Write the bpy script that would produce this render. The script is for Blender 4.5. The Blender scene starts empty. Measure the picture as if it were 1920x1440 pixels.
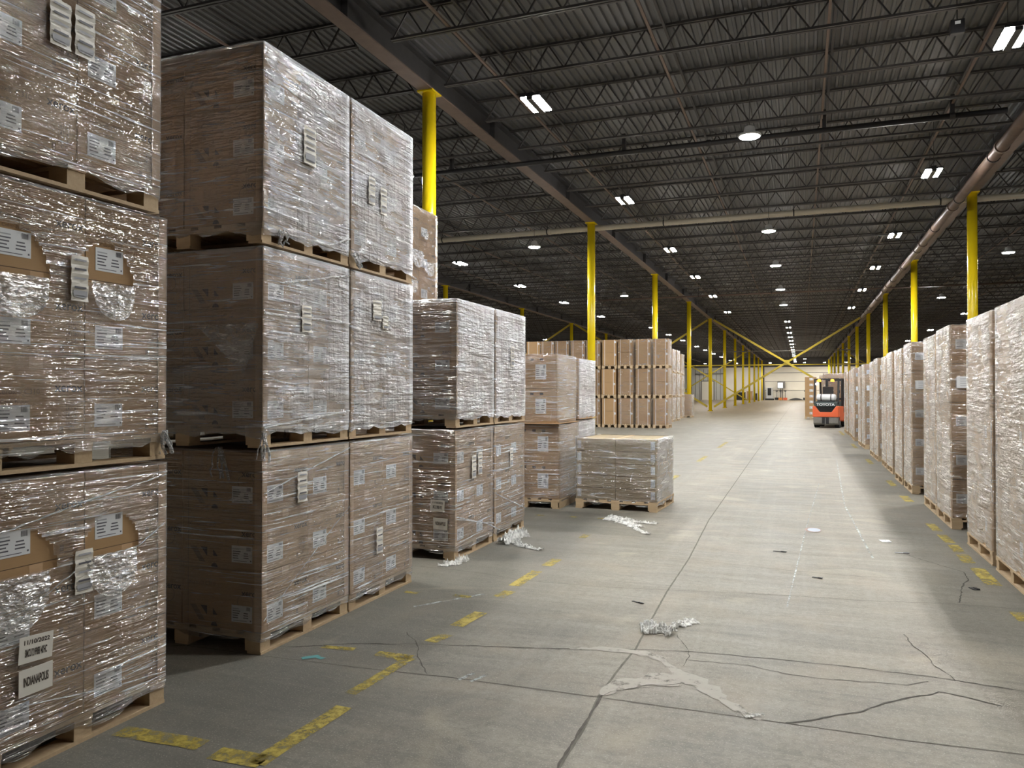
import bpy, bmesh, math, random
from mathutils import Vector, Matrix, noise
random.seed(7)
SC = bpy.context.scene
COL = SC.collection
PI = math.pi

# ---------------------------------------------------------------- camera, world, exposure
cam_d = bpy.data.cameras.new('camera')
cam_d.sensor_fit = 'HORIZONTAL'; cam_d.sensor_width = 36.0
cam_d.lens = 36.0 * 1440.0 / 1920.0
cam_d.clip_start = 0.05; cam_d.clip_end = 400
cam = bpy.data.objects.new('camera', cam_d); COL.objects.link(cam)
cam.location = (0, 0, 1.55)
cam.rotation_euler = (math.radians(90 + 0.597), 0, math.radians(20.625))
SC.camera = cam
SC.view_settings.view_transform = 'Standard'
SC.view_settings.look = 'None'
SC.view_settings.exposure = 0.28
SC.view_settings.gamma = 1.0
SC.view_settings.use_curve_mapping = False
wd = bpy.data.worlds.new('world'); SC.world = wd; wd.use_nodes = True
wd.node_tree.nodes['Background'].inputs[0].default_value = (0.5, 0.55, 0.6, 1)
wd.node_tree.nodes['Background'].inputs[1].default_value = 0.0
LAMP = 470.0        # radiance of the LED bars
LAMPC = (1.0, 0.965, 0.91, 1)

# ---------------------------------------------------------------- materials
MAT = {}
class NT:
    def __init__(s, name):
        s.m = bpy.data.materials.new(name); s.m.use_nodes = True
        s.t = s.m.node_tree; s.t.nodes.clear()
        s.out = s.n('ShaderNodeOutputMaterial'); MAT[name] = s.m
    def n(s, typ, **kw):
        nd = s.t.nodes.new(typ)
        for k, v in kw.items():
            if k.startswith('i_'):
                key = k[2:]; key = int(key) if key.isdigit() else key.replace('_', ' ')
                if hasattr(v, 'is_output') or isinstance(v, bpy.types.NodeSocket): s.t.links.new(v, nd.inputs[key])
                else: nd.inputs[key].default_value = v
            else: setattr(nd, k, v)
        return nd
    def mapping(s, scale, rot=(0, 0, 0), rnd=True, gen='Object'):
        tc = s.n('ShaderNodeTexCoord'); v = tc.outputs[gen]
        if rnd:
            oi = s.n('ShaderNodeObjectInfo')
            mu = s.n('ShaderNodeMath', operation='MULTIPLY', i_0=oi.outputs['Random'], i_1=37.0)
            va = s.n('ShaderNodeVectorMath', operation='ADD', i_0=v, i_1=mu.outputs[0]); v = va.outputs[0]
        mp = s.n('ShaderNodeMapping', i_Vector=v, i_Scale=scale, i_Rotation=rot)
        return mp.outputs[0]
    def noise(s, vec, scale, detail=3, rough=0.5, dist=0.0):
        return s.n('ShaderNodeTexNoise', i_Vector=vec, i_Scale=scale, i_Detail=detail, i_Roughness=rough, i_Distortion=dist).outputs[0]
    def ramp(s, fac, stops, interp='LINEAR'):
        r = s.n('ShaderNodeValToRGB', i_Fac=fac); r.color_ramp.interpolation = interp
        e = r.color_ramp.elements
        while len(e) > len(stops): e.remove(e[-1])
        while len(e) < len(stops): e.new(0.5)
        for el, (p, c) in zip(e, stops):
            el.position = p; el.color = c if len(c) == 4 else (*c, 1)
        return r.outputs[0]
    def mix(s, fac, a, b, mode='MIX'):
        m = s.n('ShaderNodeMix', data_type='RGBA', blend_type=mode)
        for i, v in ((0, fac), (6, a), (7, b)):
            if isinstance(v, bpy.types.NodeSocket): s.t.links.new(v, m.inputs[i])
            else: m.inputs[i].default_value = v if i == 0 or len(v) == 4 else (*v, 1)
        return m.outputs[2]
    def math(s, op, a, b=0.0, clamp=False):
        return s.n('ShaderNodeMath', operation=op, use_clamp=clamp, i_0=a, i_1=b).outputs[0]
    def bsdf(s, col, rough=0.5, metal=0.0, bump=None, bstr=0.3, bdist=0.01, spec=0.5, **kw):
        p = s.n('ShaderNodeBsdfPrincipled')
        for k, v in (('Base Color', col), ('Roughness', rough), ('Metallic', metal), ('Specular IOR Level', spec)):
            if isinstance(v, bpy.types.NodeSocket): s.t.links.new(v, p.inputs[k])
            else: p.inputs[k].default_value = (*v, 1) if k == 'Base Color' and len(v) == 3 else v
        for k, v in kw.items(): p.inputs[k.replace('_', ' ')].default_value = v
        if bump is not None:
            b = s.n('ShaderNodeBump', i_Height=bump, i_Strength=bstr, i_Distance=bdist)
            s.t.links.new(b.outputs[0], p.inputs['Normal'])
        s.t.links.new(p.outputs[0], s.out.inputs[0]); return p
def simple(name, col, rough=0.6, metal=0.0, var=0.12, vscale=6.0, bstr=0.0, spec=0.5):
    t = NT(name); v = t.mapping((1, 1, 1))
    nz = t.noise(v, vscale, 4)
    c = t.mix(nz, tuple(x * (1 - var) for x in col), tuple(min(1, x * (1 + var)) for x in col))
    t.bsdf(c, rough, metal, bump=nz if bstr else None, bstr=bstr, spec=spec)
def emit(name, col, st):
    t = NT(name); e = t.n('ShaderNodeEmission', i_Color=col, i_Strength=st)
    t.t.links.new(e.outputs[0], t.out.inputs[0])

def carton_mat(name, a, b):
    t = NT(name); v = t.mapping((1, 1, 1))
    n1 = t.noise(v, 2.5, 3); n2 = t.noise(t.mapping((2, 2, 60)), 3.0, 2)
    f = t.math('ADD', t.math('MULTIPLY', n1, 0.7), t.math('MULTIPLY', n2, 0.3))
    t.bsdf(t.mix(f, a, b), 0.72, bump=n2, bstr=0.08, spec=0.25)
carton_mat('carton_kraft', (0.34, 0.212, 0.105), (0.45, 0.29, 0.15))
carton_mat('carton_fold', (0.50, 0.33, 0.19), (0.57, 0.39, 0.23))
carton_mat('carton_light', (0.40, 0.255, 0.135), (0.49, 0.325, 0.18))
carton_mat('carton_olive', (0.30, 0.235, 0.14), (0.39, 0.31, 0.19))
simple('ink', (0.05, 0.038, 0.03), 0.7)
simple('ink_faint', (0.22, 0.14, 0.08), 0.7)
simple('label_paper', (0.72, 0.74, 0.76), 0.45, var=0.03)
simple('label_print', (0.10, 0.10, 0.12), 0.5)
simple('label_grey', (0.38, 0.39, 0.42), 0.5)
simple('placard_paper', (0.74, 0.71, 0.64), 0.5, var=0.03)
simple('black', (0.012, 0.012, 0.013), 0.5)
simple('black_plastic', (0.02, 0.02, 0.022), 0.35)
simple('strap_white', (0.78, 0.76, 0.72), 0.4)
simple('steel_dark', (0.060, 0.056, 0.056), 0.55, 0.2, var=0.3)
simple('girder_grey', (0.050, 0.048, 0.050), 0.6, 0.1, var=0.25)
simple('primer_brown', (0.15, 0.105, 0.082), 0.6, var=0.25)
simple('pipe_black', (0.028, 0.026, 0.027), 0.5, 0.2)
simple('pipe_rust', (0.13, 0.088, 0.068), 0.45, 0.1, var=0.45, vscale=3)
simple('pipe_cream', (0.50, 0.45, 0.36), 0.4, var=0.1)
simple('concrete_patch', (0.40, 0.375, 0.325), 0.75, var=0.3, vscale=25, bstr=0.3)
simple('crack_dark', (0.085, 0.078, 0.065), 0.9, var=0.5, vscale=30)
simple('joint_dark', (0.13, 0.12, 0.10), 0.9, var=0.5, vscale=20)
simple('tyre', (0.02, 0.02, 0.02), 0.8)
simple('rim_grey', (0.25, 0.25, 0.25), 0.5, 0.5)
simple('truck_orange', (0.72, 0.13, 0.045), 0.35, var=0.06)
simple('truck_grey', (0.19, 0.18, 0.16), 0.55, var=0.3, vscale=9)
simple('truck_dark', (0.035, 0.05, 0.05), 0.45)
simple('tank_white', (0.72, 0.74, 0.76), 0.25, 0.2)
simple('sticker_blue', (0.36, 0.41, 0.50), 0.4)
simple('sticker_red', (0.30, 0.20, 0.17), 0.6)
simple('blue_marking', (0.12, 0.33, 0.33), 0.8)
simple('orange_paint', (0.65, 0.25, 0.05), 0.4)
simple('yellow_machine', (0.70, 0.60, 0.08), 0.4)
simple('fixture_body', (0.55, 0.55, 0.55), 0.4, 0.3)
emit('led', LAMPC, LAMP)
emit('led_round', (0.93, 0.97, 1.0, 1), LAMP)
emit('beacon_amber', (1.0, 0.33, 0.02, 1), 7.0)
emit('screen_lit', (0.9, 0.95, 1.0, 1), 2.2)

def yellow():
    t = NT('column_yellow'); nz = t.noise(t.mapping((1, 1, 0.2)), 5.0, 4)
    c = t.mix(nz, (0.70, 0.50, 0.006), (0.83, 0.64, 0.012))
    t.bsdf(c, 0.22, bump=t.noise(t.mapping((1, 1, 0.3)), 9, 2), bstr=0.08)
    t = NT('brace_yellow'); nz = t.noise(t.mapping((1, 1, 1)), 3.0, 4)
    t.bsdf(t.mix(nz, (0.42, 0.32, 0.03), (0.60, 0.46, 0.04)), 0.4)
yellow()
def wood():
    t = NT('pallet_wood'); v = t.mapping((1.5, 14, 14)); nz = t.noise(v, 3.0, 5, 0.6, 0.5)
    big = t.noise(t.mapping((1, 1, 1)), 4.0, 2)
    c = t.mix(nz, (0.42, 0.30, 0.175), (0.68, 0.53, 0.34)); c = t.mix(t.math('MULTIPLY', big, 0.5), c, (0.30, 0.20, 0.11))
    t.bsdf(c, 0.75, bump=nz, bstr=0.2)
wood()
def film(name, haze, graze, tilt, amp=1.0, rough=0.12, zs=20.0, ys=1.5, tint=(0.86, 0.87, 0.88, 1), gl=0.10, vert=0.0, crin=0.5, fold=0.5):
    """stretch film: mostly clear, milky at grazing view, with long drawn wrinkles that catch the lamps"""
    t = NT(name)
    w = t.noise(t.mapping((ys, ys, zs), (math.radians(tilt), math.radians(tilt), 0)), 1.0, 2, 0.5, 0.5)
    w2 = t.noise(t.mapping((ys * 3, ys * 3, zs * 2.6), (math.radians(-tilt), math.radians(-tilt), 0)), 1.0, 2, 0.5, 0.8)
    cr = t.noise(t.mapping((11, 11, 22), (0.3, 0.2, 0)), 1.3, 2, 0.5, 1.0)
    big = t.noise(t.mapping((1, 1, 1.2)), 2.6, 2)
    patch = t.ramp(big, [(0.38, (0.55,) * 3), (0.62, (1.15,) * 3)])
    ln = t.noise(t.mapping((ys * 1.4, ys * 1.4, zs * 2.4), (math.radians(tilt * .7), math.radians(tilt * .7), 0)), 1.0, 3, 0.6, 0.9)
    ln = t.math('MULTIPLY', t.ramp(ln, [(0.585, (0, 0, 0)), (0.66, (1, 1, 1))]), fold)  # whitish streaks of film folds, also painting in lamp glints
    h = t.math('ADD', t.math('MULTIPLY', w, 1.0), t.math('MULTIPLY', w2, 0.40))
    h = t.math('ADD', h, t.math('MULTIPLY', cr, crin))
    if vert:
        vv = t.noise(t.mapping((26, 26, 2.0)), 1.0, 2, 0.5, 0.4)
        h = t.math('ADD', h, t.math('MULTIPLY', vv, vert))
    h = t.math('MULTIPLY', h, patch)
    bp = t.n('ShaderNodeBump', i_Height=h, i_Strength=1.0, i_Distance=0.034 * amp)
    lw = t.n('ShaderNodeLayerWeight', i_Blend=0.5)
    gloss = t.n('ShaderNodeBsdfGlossy', i_Color=(1, 1, 1, 1), i_Roughness=rough)
    t.t.links.new(bp.outputs[0], gloss.inputs['Normal'])
    dif = t.n('ShaderNodeBsdfDiffuse', i_Color=tint); t.t.links.new(bp.outputs[0], dif.inputs['Normal'])
    tr = t.n('ShaderNodeBsdfTransparent', i_Color=(0.97, 0.97, 0.97, 1))
    str_ = t.ramp(t.math('ADD', t.math('MULTIPLY', w, 0.6), t.math('MULTIPLY', w2, 0.4)), [(0.35, (0.3,) * 3), (0.68, (1.7,) * 3)])
    hz = t.math('ADD', t.math('MULTIPLY', str_, haze), t.math('MULTIPLY', t.math('POWER', lw.outputs['Facing'], 1.5), graze))
    hz = t.math('MULTIPLY', t.math('ADD', hz, ln), t.math('ADD', t.math('MULTIPLY', patch, 0.6), 0.4), clamp=True)
    m1 = t.n('ShaderNodeMixShader', i_0=hz); t.t.links.new(tr.outputs[0], m1.inputs[1]); t.t.links.new(dif.outputs[0], m1.inputs[2])
    gf = t.math('ADD', t.math('MULTIPLY', lw.outputs['Fresnel'], 0.35), gl, clamp=True)
    m2 = t.n('ShaderNodeMixShader', i_0=gf); t.t.links.new(m1.outputs[0], m2.inputs[1]); t.t.links.new(gloss.outputs[0], m2.inputs[2])
    t.t.links.new(m2.outputs[0], t.out.inputs[0])
film('film_a', 0.045, 0.16, 9, rough=0.085, gl=0.16, zs=26, ys=1.15, crin=0.36, amp=1.2, fold=0.7)
film('film_b', 0.045, 0.22, -12, rough=0.085, gl=0.17, zs=26, ys=1.15, crin=0.4, amp=1.35, fold=0.8)
film('film_c', 0.15, 0.85, 4, vert=0.45, gl=0.13, rough=0.1, tint=(0.84, 0.87, 0.92, 1))
film('film_dense', 0.09, 0.55, 5, rough=0.13, gl=0.15, amp=1.15, vert=0.3, zs=16, tint=(0.82, 0.78, 0.72, 1))
film('film_far', 0.0, 0.20, 15, rough=0.13, gl=0.11, zs=7, ys=2.5, amp=2.2, crin=0.9, fold=0.4)
film('film_flat', 0.05, 0.6, 6, rough=0.10, gl=0.16, zs=13, ys=1.6, crin=0.6, amp=1.6)
film('film_crumple', 0.28, 0.5, 20, zs=30, ys=9, crin=1.0, rough=0.15)
film('film_strand', 0.35, 0.4, 5, zs=20, ys=6, rough=0.15)
def scrap():
    t = NT('plastic_scrap'); nz = t.noise(t.mapping((1, 1, 1)), 45, 3)
    p = t.bsdf(t.mix(nz, (0.60, 0.60, 0.56), (0.85, 0.85, 0.82)), 0.25, bump=nz, bstr=0.8)
    tr = t.n('ShaderNodeBsdfTransparent')
    f = t.ramp(t.noise(t.mapping((1, 1, 1)), 18, 2), [(0.35, (0.45,) * 3), (0.6, (1, 1, 1))])
    m = t.n('ShaderNodeMixShader', i_0=f); t.t.links.new(tr.outputs[0], m.inputs[1]); t.t.links.new(p.outputs[0], m.inputs[2])
    t.t.links.new(m.outputs[0], t.out.inputs[0])
scrap()
def floor_mat():
    t = NT('floor_concrete')
    v = t.mapping((1, 1, 1), rnd=False)
    sx = t.n('ShaderNodeSeparateXYZ', i_0=v)
    X, Y = sx.outputs[0], sx.outputs[1]
    big = t.noise(v, 0.45, 5, 0.6, 0.6)
    med = t.noise(v, 2.2, 5, 0.65)
    fine = t.noise(v, 60, 3, 0.7)
    speck = t.noise(v, 110, 2, 0.6)
    stx = t.noise(t.mapping((0.5, 5.0, 1), rnd=False), 1.0, 5, 0.65, 0.4)      # bands across the aisle
    sty = t.noise(t.mapping((7.0, 0.18, 1), rnd=False), 1.0, 4, 0.6, 0.3)      # wheel streaks along it
    c = t.mix(t.ramp(big, [(0.3, (0, 0, 0)), (0.7, (1, 1, 1))]), (0.128, 0.121, 0.102), (0.245, 0.225, 0.183))
    c = t.mix(t.ramp(med, [(0.3, (0, 0, 0)), (0.75, (1, 1, 1))]), c, t.mix(0.4, c, (0.31, 0.28, 0.23)))
    c = t.mix(t.math('MULTIPLY', t.ramp(stx, [(0.45, (0, 0, 0)), (0.62, (1, 1, 1))]), 0.5), c, (0.31, 0.285, 0.235))
    dk = t.noise(t.mapping((0.9, 7.0, 1), rnd=False), 1.3, 5, 0.7, 0.5)
    c = t.mix(t.math('MULTIPLY', t.ramp(dk, [(0.54, (0, 0, 0)), (0.66, (1, 1, 1))]), 0.45), c, (0.125, 0.118, 0.10))
    gr = t.noise(v, 22, 4, 0.75)
    c = t.mix(t.math('MULTIPLY', t.ramp(gr, [(0.38, (1, 1, 1)), (0.58, (0, 0, 0))]), 0.42), c, (0.11, 0.103, 0.085))
    pk = t.noise(v, 1.7, 4, 0.6, 0.3)
    c = t.mix(t.math('MULTIPLY', t.ramp(pk, [(0.50, (0, 0, 0)), (0.66, (1, 1, 1))]), 0.35), c, (0.31, 0.255, 0.19))
    c = t.mix(t.math('MULTIPLY', t.ramp(sty, [(0.5, (0, 0, 0)), (0.72, (1, 1, 1))]), 0.22), c, (0.34, 0.31, 0.265))
    # storage lanes are greyer and dirtier than the driven aisle
    d = t.math('ABSOLUTE', t.math('ADD', X, 0.35))
    lane = t.ramp(t.math('ADD', t.math('MULTIPLY', d, 0.25), t.math('MULTIPLY', big, 0.18)), [(0.40, (0, 0, 0)), (0.60, (1, 1, 1))])
    c = t.mix(t.math('MULTIPLY', lane, 0.5), c, (0.115, 0.114, 0.102))
    # pale scuffed islands
    isl = t.ramp(t.noise(v, 1.15, 3, 0.5, 0.8), [(0.62, (0, 0, 0)), (0.68, (1, 1, 1))])
    c = t.mix(t.math('MULTIPLY', isl, 0.30), c, (0.40, 0.35, 0.26))
    c = t.mix(t.math('MULTIPLY', t.ramp(fine, [(0.30, (1, 1, 1)), (0.44, (0, 0, 0))]), 0.4), c, (0.12, 0.11, 0.09))
    c = t.mix(t.math('MULTIPLY', t.ramp(speck, [(0.58, (0, 0, 0)), (0.70, (1, 1, 1))]), 0.5), c, (0.48, 0.45, 0.38))
    # beyond the first bays the slab is warmer, tan coloured
    far = t.ramp(t.math('MULTIPLY', Y, 0.01), [(0.34, (0, 0, 0)), (0.66, (1, 1, 1))])
    c = t.mix(far, c, t.mix(t.ramp(stx, [(0.35, (0, 0, 0)), (0.65, (1, 1, 1))]), (0.17, 0.125, 0.07), (0.31, 0.24, 0.145)))
    r = t.ramp(med, [(0.2, (0.42,) * 3), (0.8, (0.62,) * 3)])
    t.bsdf(c, r, bump=t.math('ADD', t.math('MULTIPLY', fine, 0.6), speck), bstr=0.22, bdist=0.004, spec=0.3)
floor_mat()
def worn(name, a, b, lo, hi):
    t = NT(name); v = t.mapping((1, 1, 1), rnd=False)
    nz = t.noise(v, 14, 6, 0.75); n2 = t.noise(v, 3, 2)
    f = t.ramp(t.math('ADD', t.math('MULTIPLY', nz, 0.75), t.math('MULTIPLY', n2, 0.25)), [(lo, (0, 0, 0)), (hi, (1, 1, 1))])
    p = t.bsdf(t.mix(nz, a, b), 0.6)
    tr = t.n('ShaderNodeBsdfTransparent')
    m = t.n('ShaderNodeMixShader', i_0=f); t.t.links.new(tr.outputs[0], m.inputs[1]); t.t.links.new(p.outputs[0], m.inputs[2])
    t.t.links.new(m.outputs[0], t.out.inputs[0])
worn('yellow_paint_worn', (0.38, 0.29, 0.05), (0.50, 0.39, 0.07), 0.38, 0.58)
worn('patch_worn', (0.25, 0.235, 0.20), (0.38, 0.35, 0.30), 0.31, 0.47)
worn('chalk_worn', (0.45, 0.50, 0.50), (0.6, 0.62, 0.6), 0.42, 0.6)
def deck():
    t = NT('roof_deck'); nz = t.noise(t.mapping((0.6, 0.15, 1), rnd=False), 1.5, 5, 0.6)
    t.bsdf(t.mix(nz, (0.075, 0.077, 0.083), (0.165, 0.167, 0.173)), 0.5, 0.2)
    t = NT('wall_panel_cream'); v = t.mapping((1, 1, 1), rnd=False); nz = t.noise(v, 0.6, 4)
    t.bsdf(t.mix(nz, (0.74, 0.69, 0.57), (0.84, 0.79, 0.68)), 0.5)
    t = NT('wall_metal_grey'); v = t.mapping((1, 1, 1), rnd=False)
    nz = t.noise(v, 0.8, 3)
    t.bsdf(t.mix(nz, (0.48, 0.48, 0.45), (0.60, 0.60, 0.56)), 0.5)
    t = NT('wall_dark'); t.bsdf(t.mix(t.noise(t.mapping((1, 1, 1), rnd=False), 0.7), (0.05, 0.05, 0.05), (0.09, 0.085, 0.08)), 0.6)
deck()

# ---------------------------------------------------------------- mesh helpers
class M:
    def __init__(s): s.v = []; s.f = []; s.m = []; s.mats = []
    def mi(s, name):
        if name not in s.mats: s.mats.append(name)
        return s.mats.index(name)
    def add(s, vs, fs, mat, X=None):
        o = len(s.v); k = s.mi(mat)
        s.v += [tuple(X @ Vector(p)) if X else tuple(p) for p in vs]
        s.f += [tuple(i + o for i in f) for f in fs]; s.m += [k] * len(fs)
    def box(s, x0, x1, y0, y1, z0, z1, mat, X=None):
        vs = [(x, y, z) for x in (x0, x1) for y in (y0, y1) for z in (z0, z1)]
        s.add(vs, [(0, 1, 3, 2), (4, 6, 7, 5), (0, 4, 5, 1), (2, 3, 7, 6), (0, 2, 6, 4), (1, 5, 7, 3)], mat, X)
    def beam(s, p0, p1, w, h, mat):
        p0 = Vector(p0); p1 = Vector(p1); d = (p1 - p0); L = d.length; d.normalize()
        up = Vector((0, 0, 1)) if abs(d.z) < 0.95 else Vector((0, 1, 0))
        r = d.cross(up).normalized(); u = r.cross(d)
        X = Matrix((( r.x, d.x, u.x, p0.x), (r.y, d.y, u.y, p0.y), (r.z, d.z, u.z, p0.z), (0, 0, 0, 1)))
        s.box(-w / 2, w / 2, 0, L, -h / 2, h / 2, mat, X)
    def tube(s, p0, p1, r, mat, n=12, caps=True, r1=None):
        p0 = Vector(p0); p1 = Vector(p1); d = (p1 - p0).normalized(); r1 = r if r1 is None else r1
        up = Vector((0, 0, 1)) if abs(d.z) < 0.95 else Vector((0, 1, 0))
        a = d.cross(up).normalized(); b = a.cross(d)
        vs = []
        for p, rr in ((p0, r), (p1, r1)):
            for i in range(n):
                t = 2 * PI * i / n; vs.append(p + a * math.cos(t) * rr + b * math.sin(t) * rr)
        fs = [(i, (i + 1) % n, n + (i + 1) % n, n + i) for i in range(n)]
        if caps: fs += [tuple(range(n))[::-1], tuple(range(n, 2 * n))]
        s.add(vs, fs, mat)
    def path(s, pts, r, mat, n=6):
        for a, b in zip(pts[:-1], pts[1:]): s.tube(a, b, r, mat, n)
    def lathe(s, prof, mat, n=24, c=(0, 0, 0), axis='z'):
        vs = []
        for r, h in prof:
            for i in range(n):
                t = 2 * PI * i / n; a, b = r * math.cos(t), r * math.sin(t)
                p = (a, b, h) if axis == 'z' else ((h, a, b) if axis == 'x' else (a, h, b))
                vs.append((p[0] + c[0], p[1] + c[1], p[2] + c[2]))
        fs = [(j * n + i, j * n + (i + 1) % n, (j + 1) * n + (i + 1) % n, (j + 1) * n + i) for j in range(len(prof) - 1) for i in range(n)]
        fs += [tuple(range(n))[::-1], tuple(range((len(prof) - 1) * n, len(prof) * n))]
        s.add(vs, fs, mat)
    def prism(s, poly, a0, a1, mat, axis='x'):
        n = len(poly); vs = []
        for a in (a0, a1):
            for u, w in poly: vs.append((a, u, w) if axis == 'x' else ((u, a, w) if axis == 'y' else (u, w, a)))
        s.add(vs, [(i, (i + 1) % n, n + (i + 1) % n, n + i) for i in range(n)] + [tuple(range(n))[::-1], tuple(range(n, 2 * n))], mat)
    def build(s, name, parent=None, loc=(0, 0, 0), rot=None, smooth=False, bevel=0.0, label=None):
        me = bpy.data.meshes.new(name); me.from_pydata(s.v, [], s.f)
        for m in s.mats: me.materials.append(MAT[m])
        me.polygons.foreach_set('material_index', s.m); me.update()
        bm = bmesh.new(); bm.from_mesh(me); bmesh.ops.recalc_face_normals(bm, faces=bm.faces)
        if bevel: bmesh.ops.bevel(bm, geom=bm.edges[:], offset=bevel, segments=2, affect='EDGES', profile=0.6)
        bm.to_mesh(me); bm.free()
        if smooth: me.polygons.foreach_set('use_smooth', [True] * len(me.polygons))
        o = bpy.data.objects.new(name, me); COL.objects.link(o); o.parent = parent; o.location = loc
        if rot: o.rotation_euler = rot
        if label: o['label'] = label
        return o
def thing(name, label, cat, loc=(0, 0, 0), rz=0, group=None):
    o = bpy.data.objects.new(name, None); COL.objects.link(o); o.empty_display_size = 0.2
    o.location = loc; o.rotation_euler = (0, 0, rz); tag(o, label, cat, group); return o
def tag(o, label, cat, group=None):
    o['label'] = label; o['category'] = cat
    if group: o['group'] = group
    return o
def structure(o): o['kind'] = 'structure'; return o
def link_copy(o, parent=None):
    c = o.copy(); COL.objects.link(c); c.parent = parent; return c
def copy_tree(o, parent=None):
    c = link_copy(o, parent)
    for ch in list(o.children): copy_tree(ch, c)
    return c
_tc = {}
def text_geo(s, size, off=0.0):
    k = (s, size, off)
    if k not in _tc:
        cu = bpy.data.curves.new('t', 'FONT'); cu.body = s; cu.size = size; cu.offset = off
        cu.align_x = 'CENTER'; cu.align_y = 'CENTER'; cu.resolution_u = 3; cu.fill_mode = 'FRONT'
        ob = bpy.data.objects.new('t', cu); COL.objects.link(ob)
        bpy.context.view_layer.update()
        me = bpy.data.meshes.new_from_object(ob.evaluated_get(bpy.context.evaluated_depsgraph_get()))
        _tc[k] = ([tuple(v.co) for v in me.vertices], [tuple(p.vertices) for p in me.polygons])
        bpy.data.objects.remove(ob); bpy.data.curves.remove(cu); bpy.data.meshes.remove(me)
    return _tc[k]
def frame(face, d):        # (u right, v up, n out) -> local, as one looks at that face
    if face == '+x': return Matrix(((0, 0, 1, d), (1, 0, 0, 0), (0, 1, 0, 0), (0, 0, 0, 1)))
    if face == '-x': return Matrix(((0, 0, -1, d), (-1, 0, 0, 0), (0, 1, 0, 0), (0, 0, 0, 1)))
    if face == '-y': return Matrix(((1, 0, 0, 0), (0, 0, -1, d), (0, 1, 0, 0), (0, 0, 0, 1)))
def decal_rect(m, X, u, v, w, h, mat, n=0.001, rot=0):
    R = X @ Matrix.Translation((u, v, n)) @ Matrix.Rotation(rot, 4, 'Z')
    m.add([(-w / 2, -h / 2, 0), (w / 2, -h / 2, 0), (w / 2, h / 2, 0), (-w / 2, h / 2, 0)], [(0, 1, 2, 3)], mat, R)
def decal_text(m, X, u, v, s, size, mat, n=0.0012, sx=1.0, sy=1.0, off=0.0, rot=0):
    vs, fs = text_geo(s, size, off)
    m.add(vs, fs, mat, X @ Matrix.Translation((u, v, n)) @ Matrix.Rotation(rot, 4, 'Z') @ Matrix.Diagonal((sx, sy, 1, 1)))
def decal_poly(m, X, pts, mat, n=0.001): m.add([(a, b, n) for a, b in pts], [tuple(range(len(pts)))], mat, X)

# ---------------------------------------------------------------- building shell
XL, XR, YN, YF, ZD = -42.0, 28.2, -14.0, 155.0, 8.08
JP = 2.1; Y0 = 13.66
fm = M(); fm.add([(XL, YN, 0), (XR, YN, 0), (XR, YF, 0), (XL, YF, 0)], [(0, 1, 2, 3)], 'floor_concrete')
floor = structure(fm.build('floor'))
ceil_m = M(); vs = []; fs = []
nx = int((XR - XL) / 0.152); prof = []
for i in range(nx + 1):
    x = XL + i * 0.152; prof += [(x, ZD), (x + 0.045, ZD), (x + 0.06, ZD + 0.038), (x + 0.137, ZD + 0.038)]
for x, z in prof: vs += [(x, YN, z), (x, YF, z)]
fs = [(2 * i, 2 * i + 2, 2 * i + 3, 2 * i + 1) for i in range(len(prof) - 1)]
ceil_m.add(vs, fs, 'roof_deck')
ceil_m.box(XL, XR, YN, YF, ZD + 0.06, ZD + 0.2, 'wall_dark')
ceiling = structure(ceil_m.build('ceiling'))
GX = [-42.0, -30.3, -18.6, -6.9, 4.8, 16.5, 28.2]
# joists: bottom and top chord pairs with a zigzag of rods
def joist_mesh(m, x0, x1, y, mirror=False):
    zb, zt = 7.585, 8.05
    for s in (-0.034, 0.034):
        m.box(x0 + 0.35, x1 - 0.35, y + s - 0.022, y + s + 0.022, zb - 0.02, zb + 0.02, 'steel_dark')
        m.box(x0 + 0.02, x1 - 0.02, y + s - 0.02, y + s + 0.02, zt - 0.02, zt + 0.02, 'steel_dark')
    n = 18; w = (x1 - x0 - 0.7) / n
    for i in range(n):
        a = x0 + 0.35 + i * w
        m.beam((a, y, zb), (a + w / 2, y, zt), 0.026, 0.026, 'steel_dark')
        m.beam((a + w / 2, y, zt), (a + w, y, zb), 0.026, 0.026, 'steel_dark')
jm = M(); joist_mesh(jm, 0, 11.7, 0)
cells = []
ks = range(-12, 67)
for bi, gx in enumerate(GX[:-1]):
    for k in ks:
        y = Y0 + JP * k
        if y < YN + 0.5 or y > YF - 0.5: continue
        if gx < -31 and y < 40: continue
        if gx > 10 and y < 12: continue
        cells.append((math.hypot((gx + 5.85) - 1, y + 2), gx, y))
near = [c for c in sorted(cells) if c[2] > 0][:84]
nset = set((c[1], c[2]) for c in near)
j0 = jm.build('roof_joist', ceiling, (near[0][1], near[0][2], 0))
for c in near[1:]:
    j = link_copy(j0, ceiling); j.location = (c[1], c[2], 0)
rest = M()
for c in cells:
    if (c[1], c[2]) in nset: continue
    if c[2] > 95:           # far joists: chords and simple webs
        x0, x1, y = c[1], c[1] + 11.7, c[2]
        rest.box(x0, x1, y - 0.04, y + 0.04, 7.565, 7.605, 'steel_dark')
        w = 11.0 / 18
        for i in range(18):
            a = x0 + 0.35 + i * w
            rest.add([(a, y, 7.59), (a + 0.02, y, 7.59), (a + w / 2 + 0.02, y, 8.05), (a + w / 2, y, 8.05)], [(0, 1, 2, 3)], 'steel_dark')
            rest.add([(a + w, y, 7.59), (a + w + 0.02, y, 7.59), (a + w / 2 + 0.02, y, 8.05), (a + w / 2, y, 8.05)], [(0, 1, 2, 3)], 'steel_dark')
    else:
        X = Matrix.Translation((c[1], c[2], 0)); o = len(rest.v); k = rest.mi('steel_dark')
        rest.v += [tuple(X @ Vector(p)) for p in jm.v]; rest.f += [tuple(i + o for i in f) for f in jm.f]; rest.m += [k] * len(jm.f)
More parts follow.
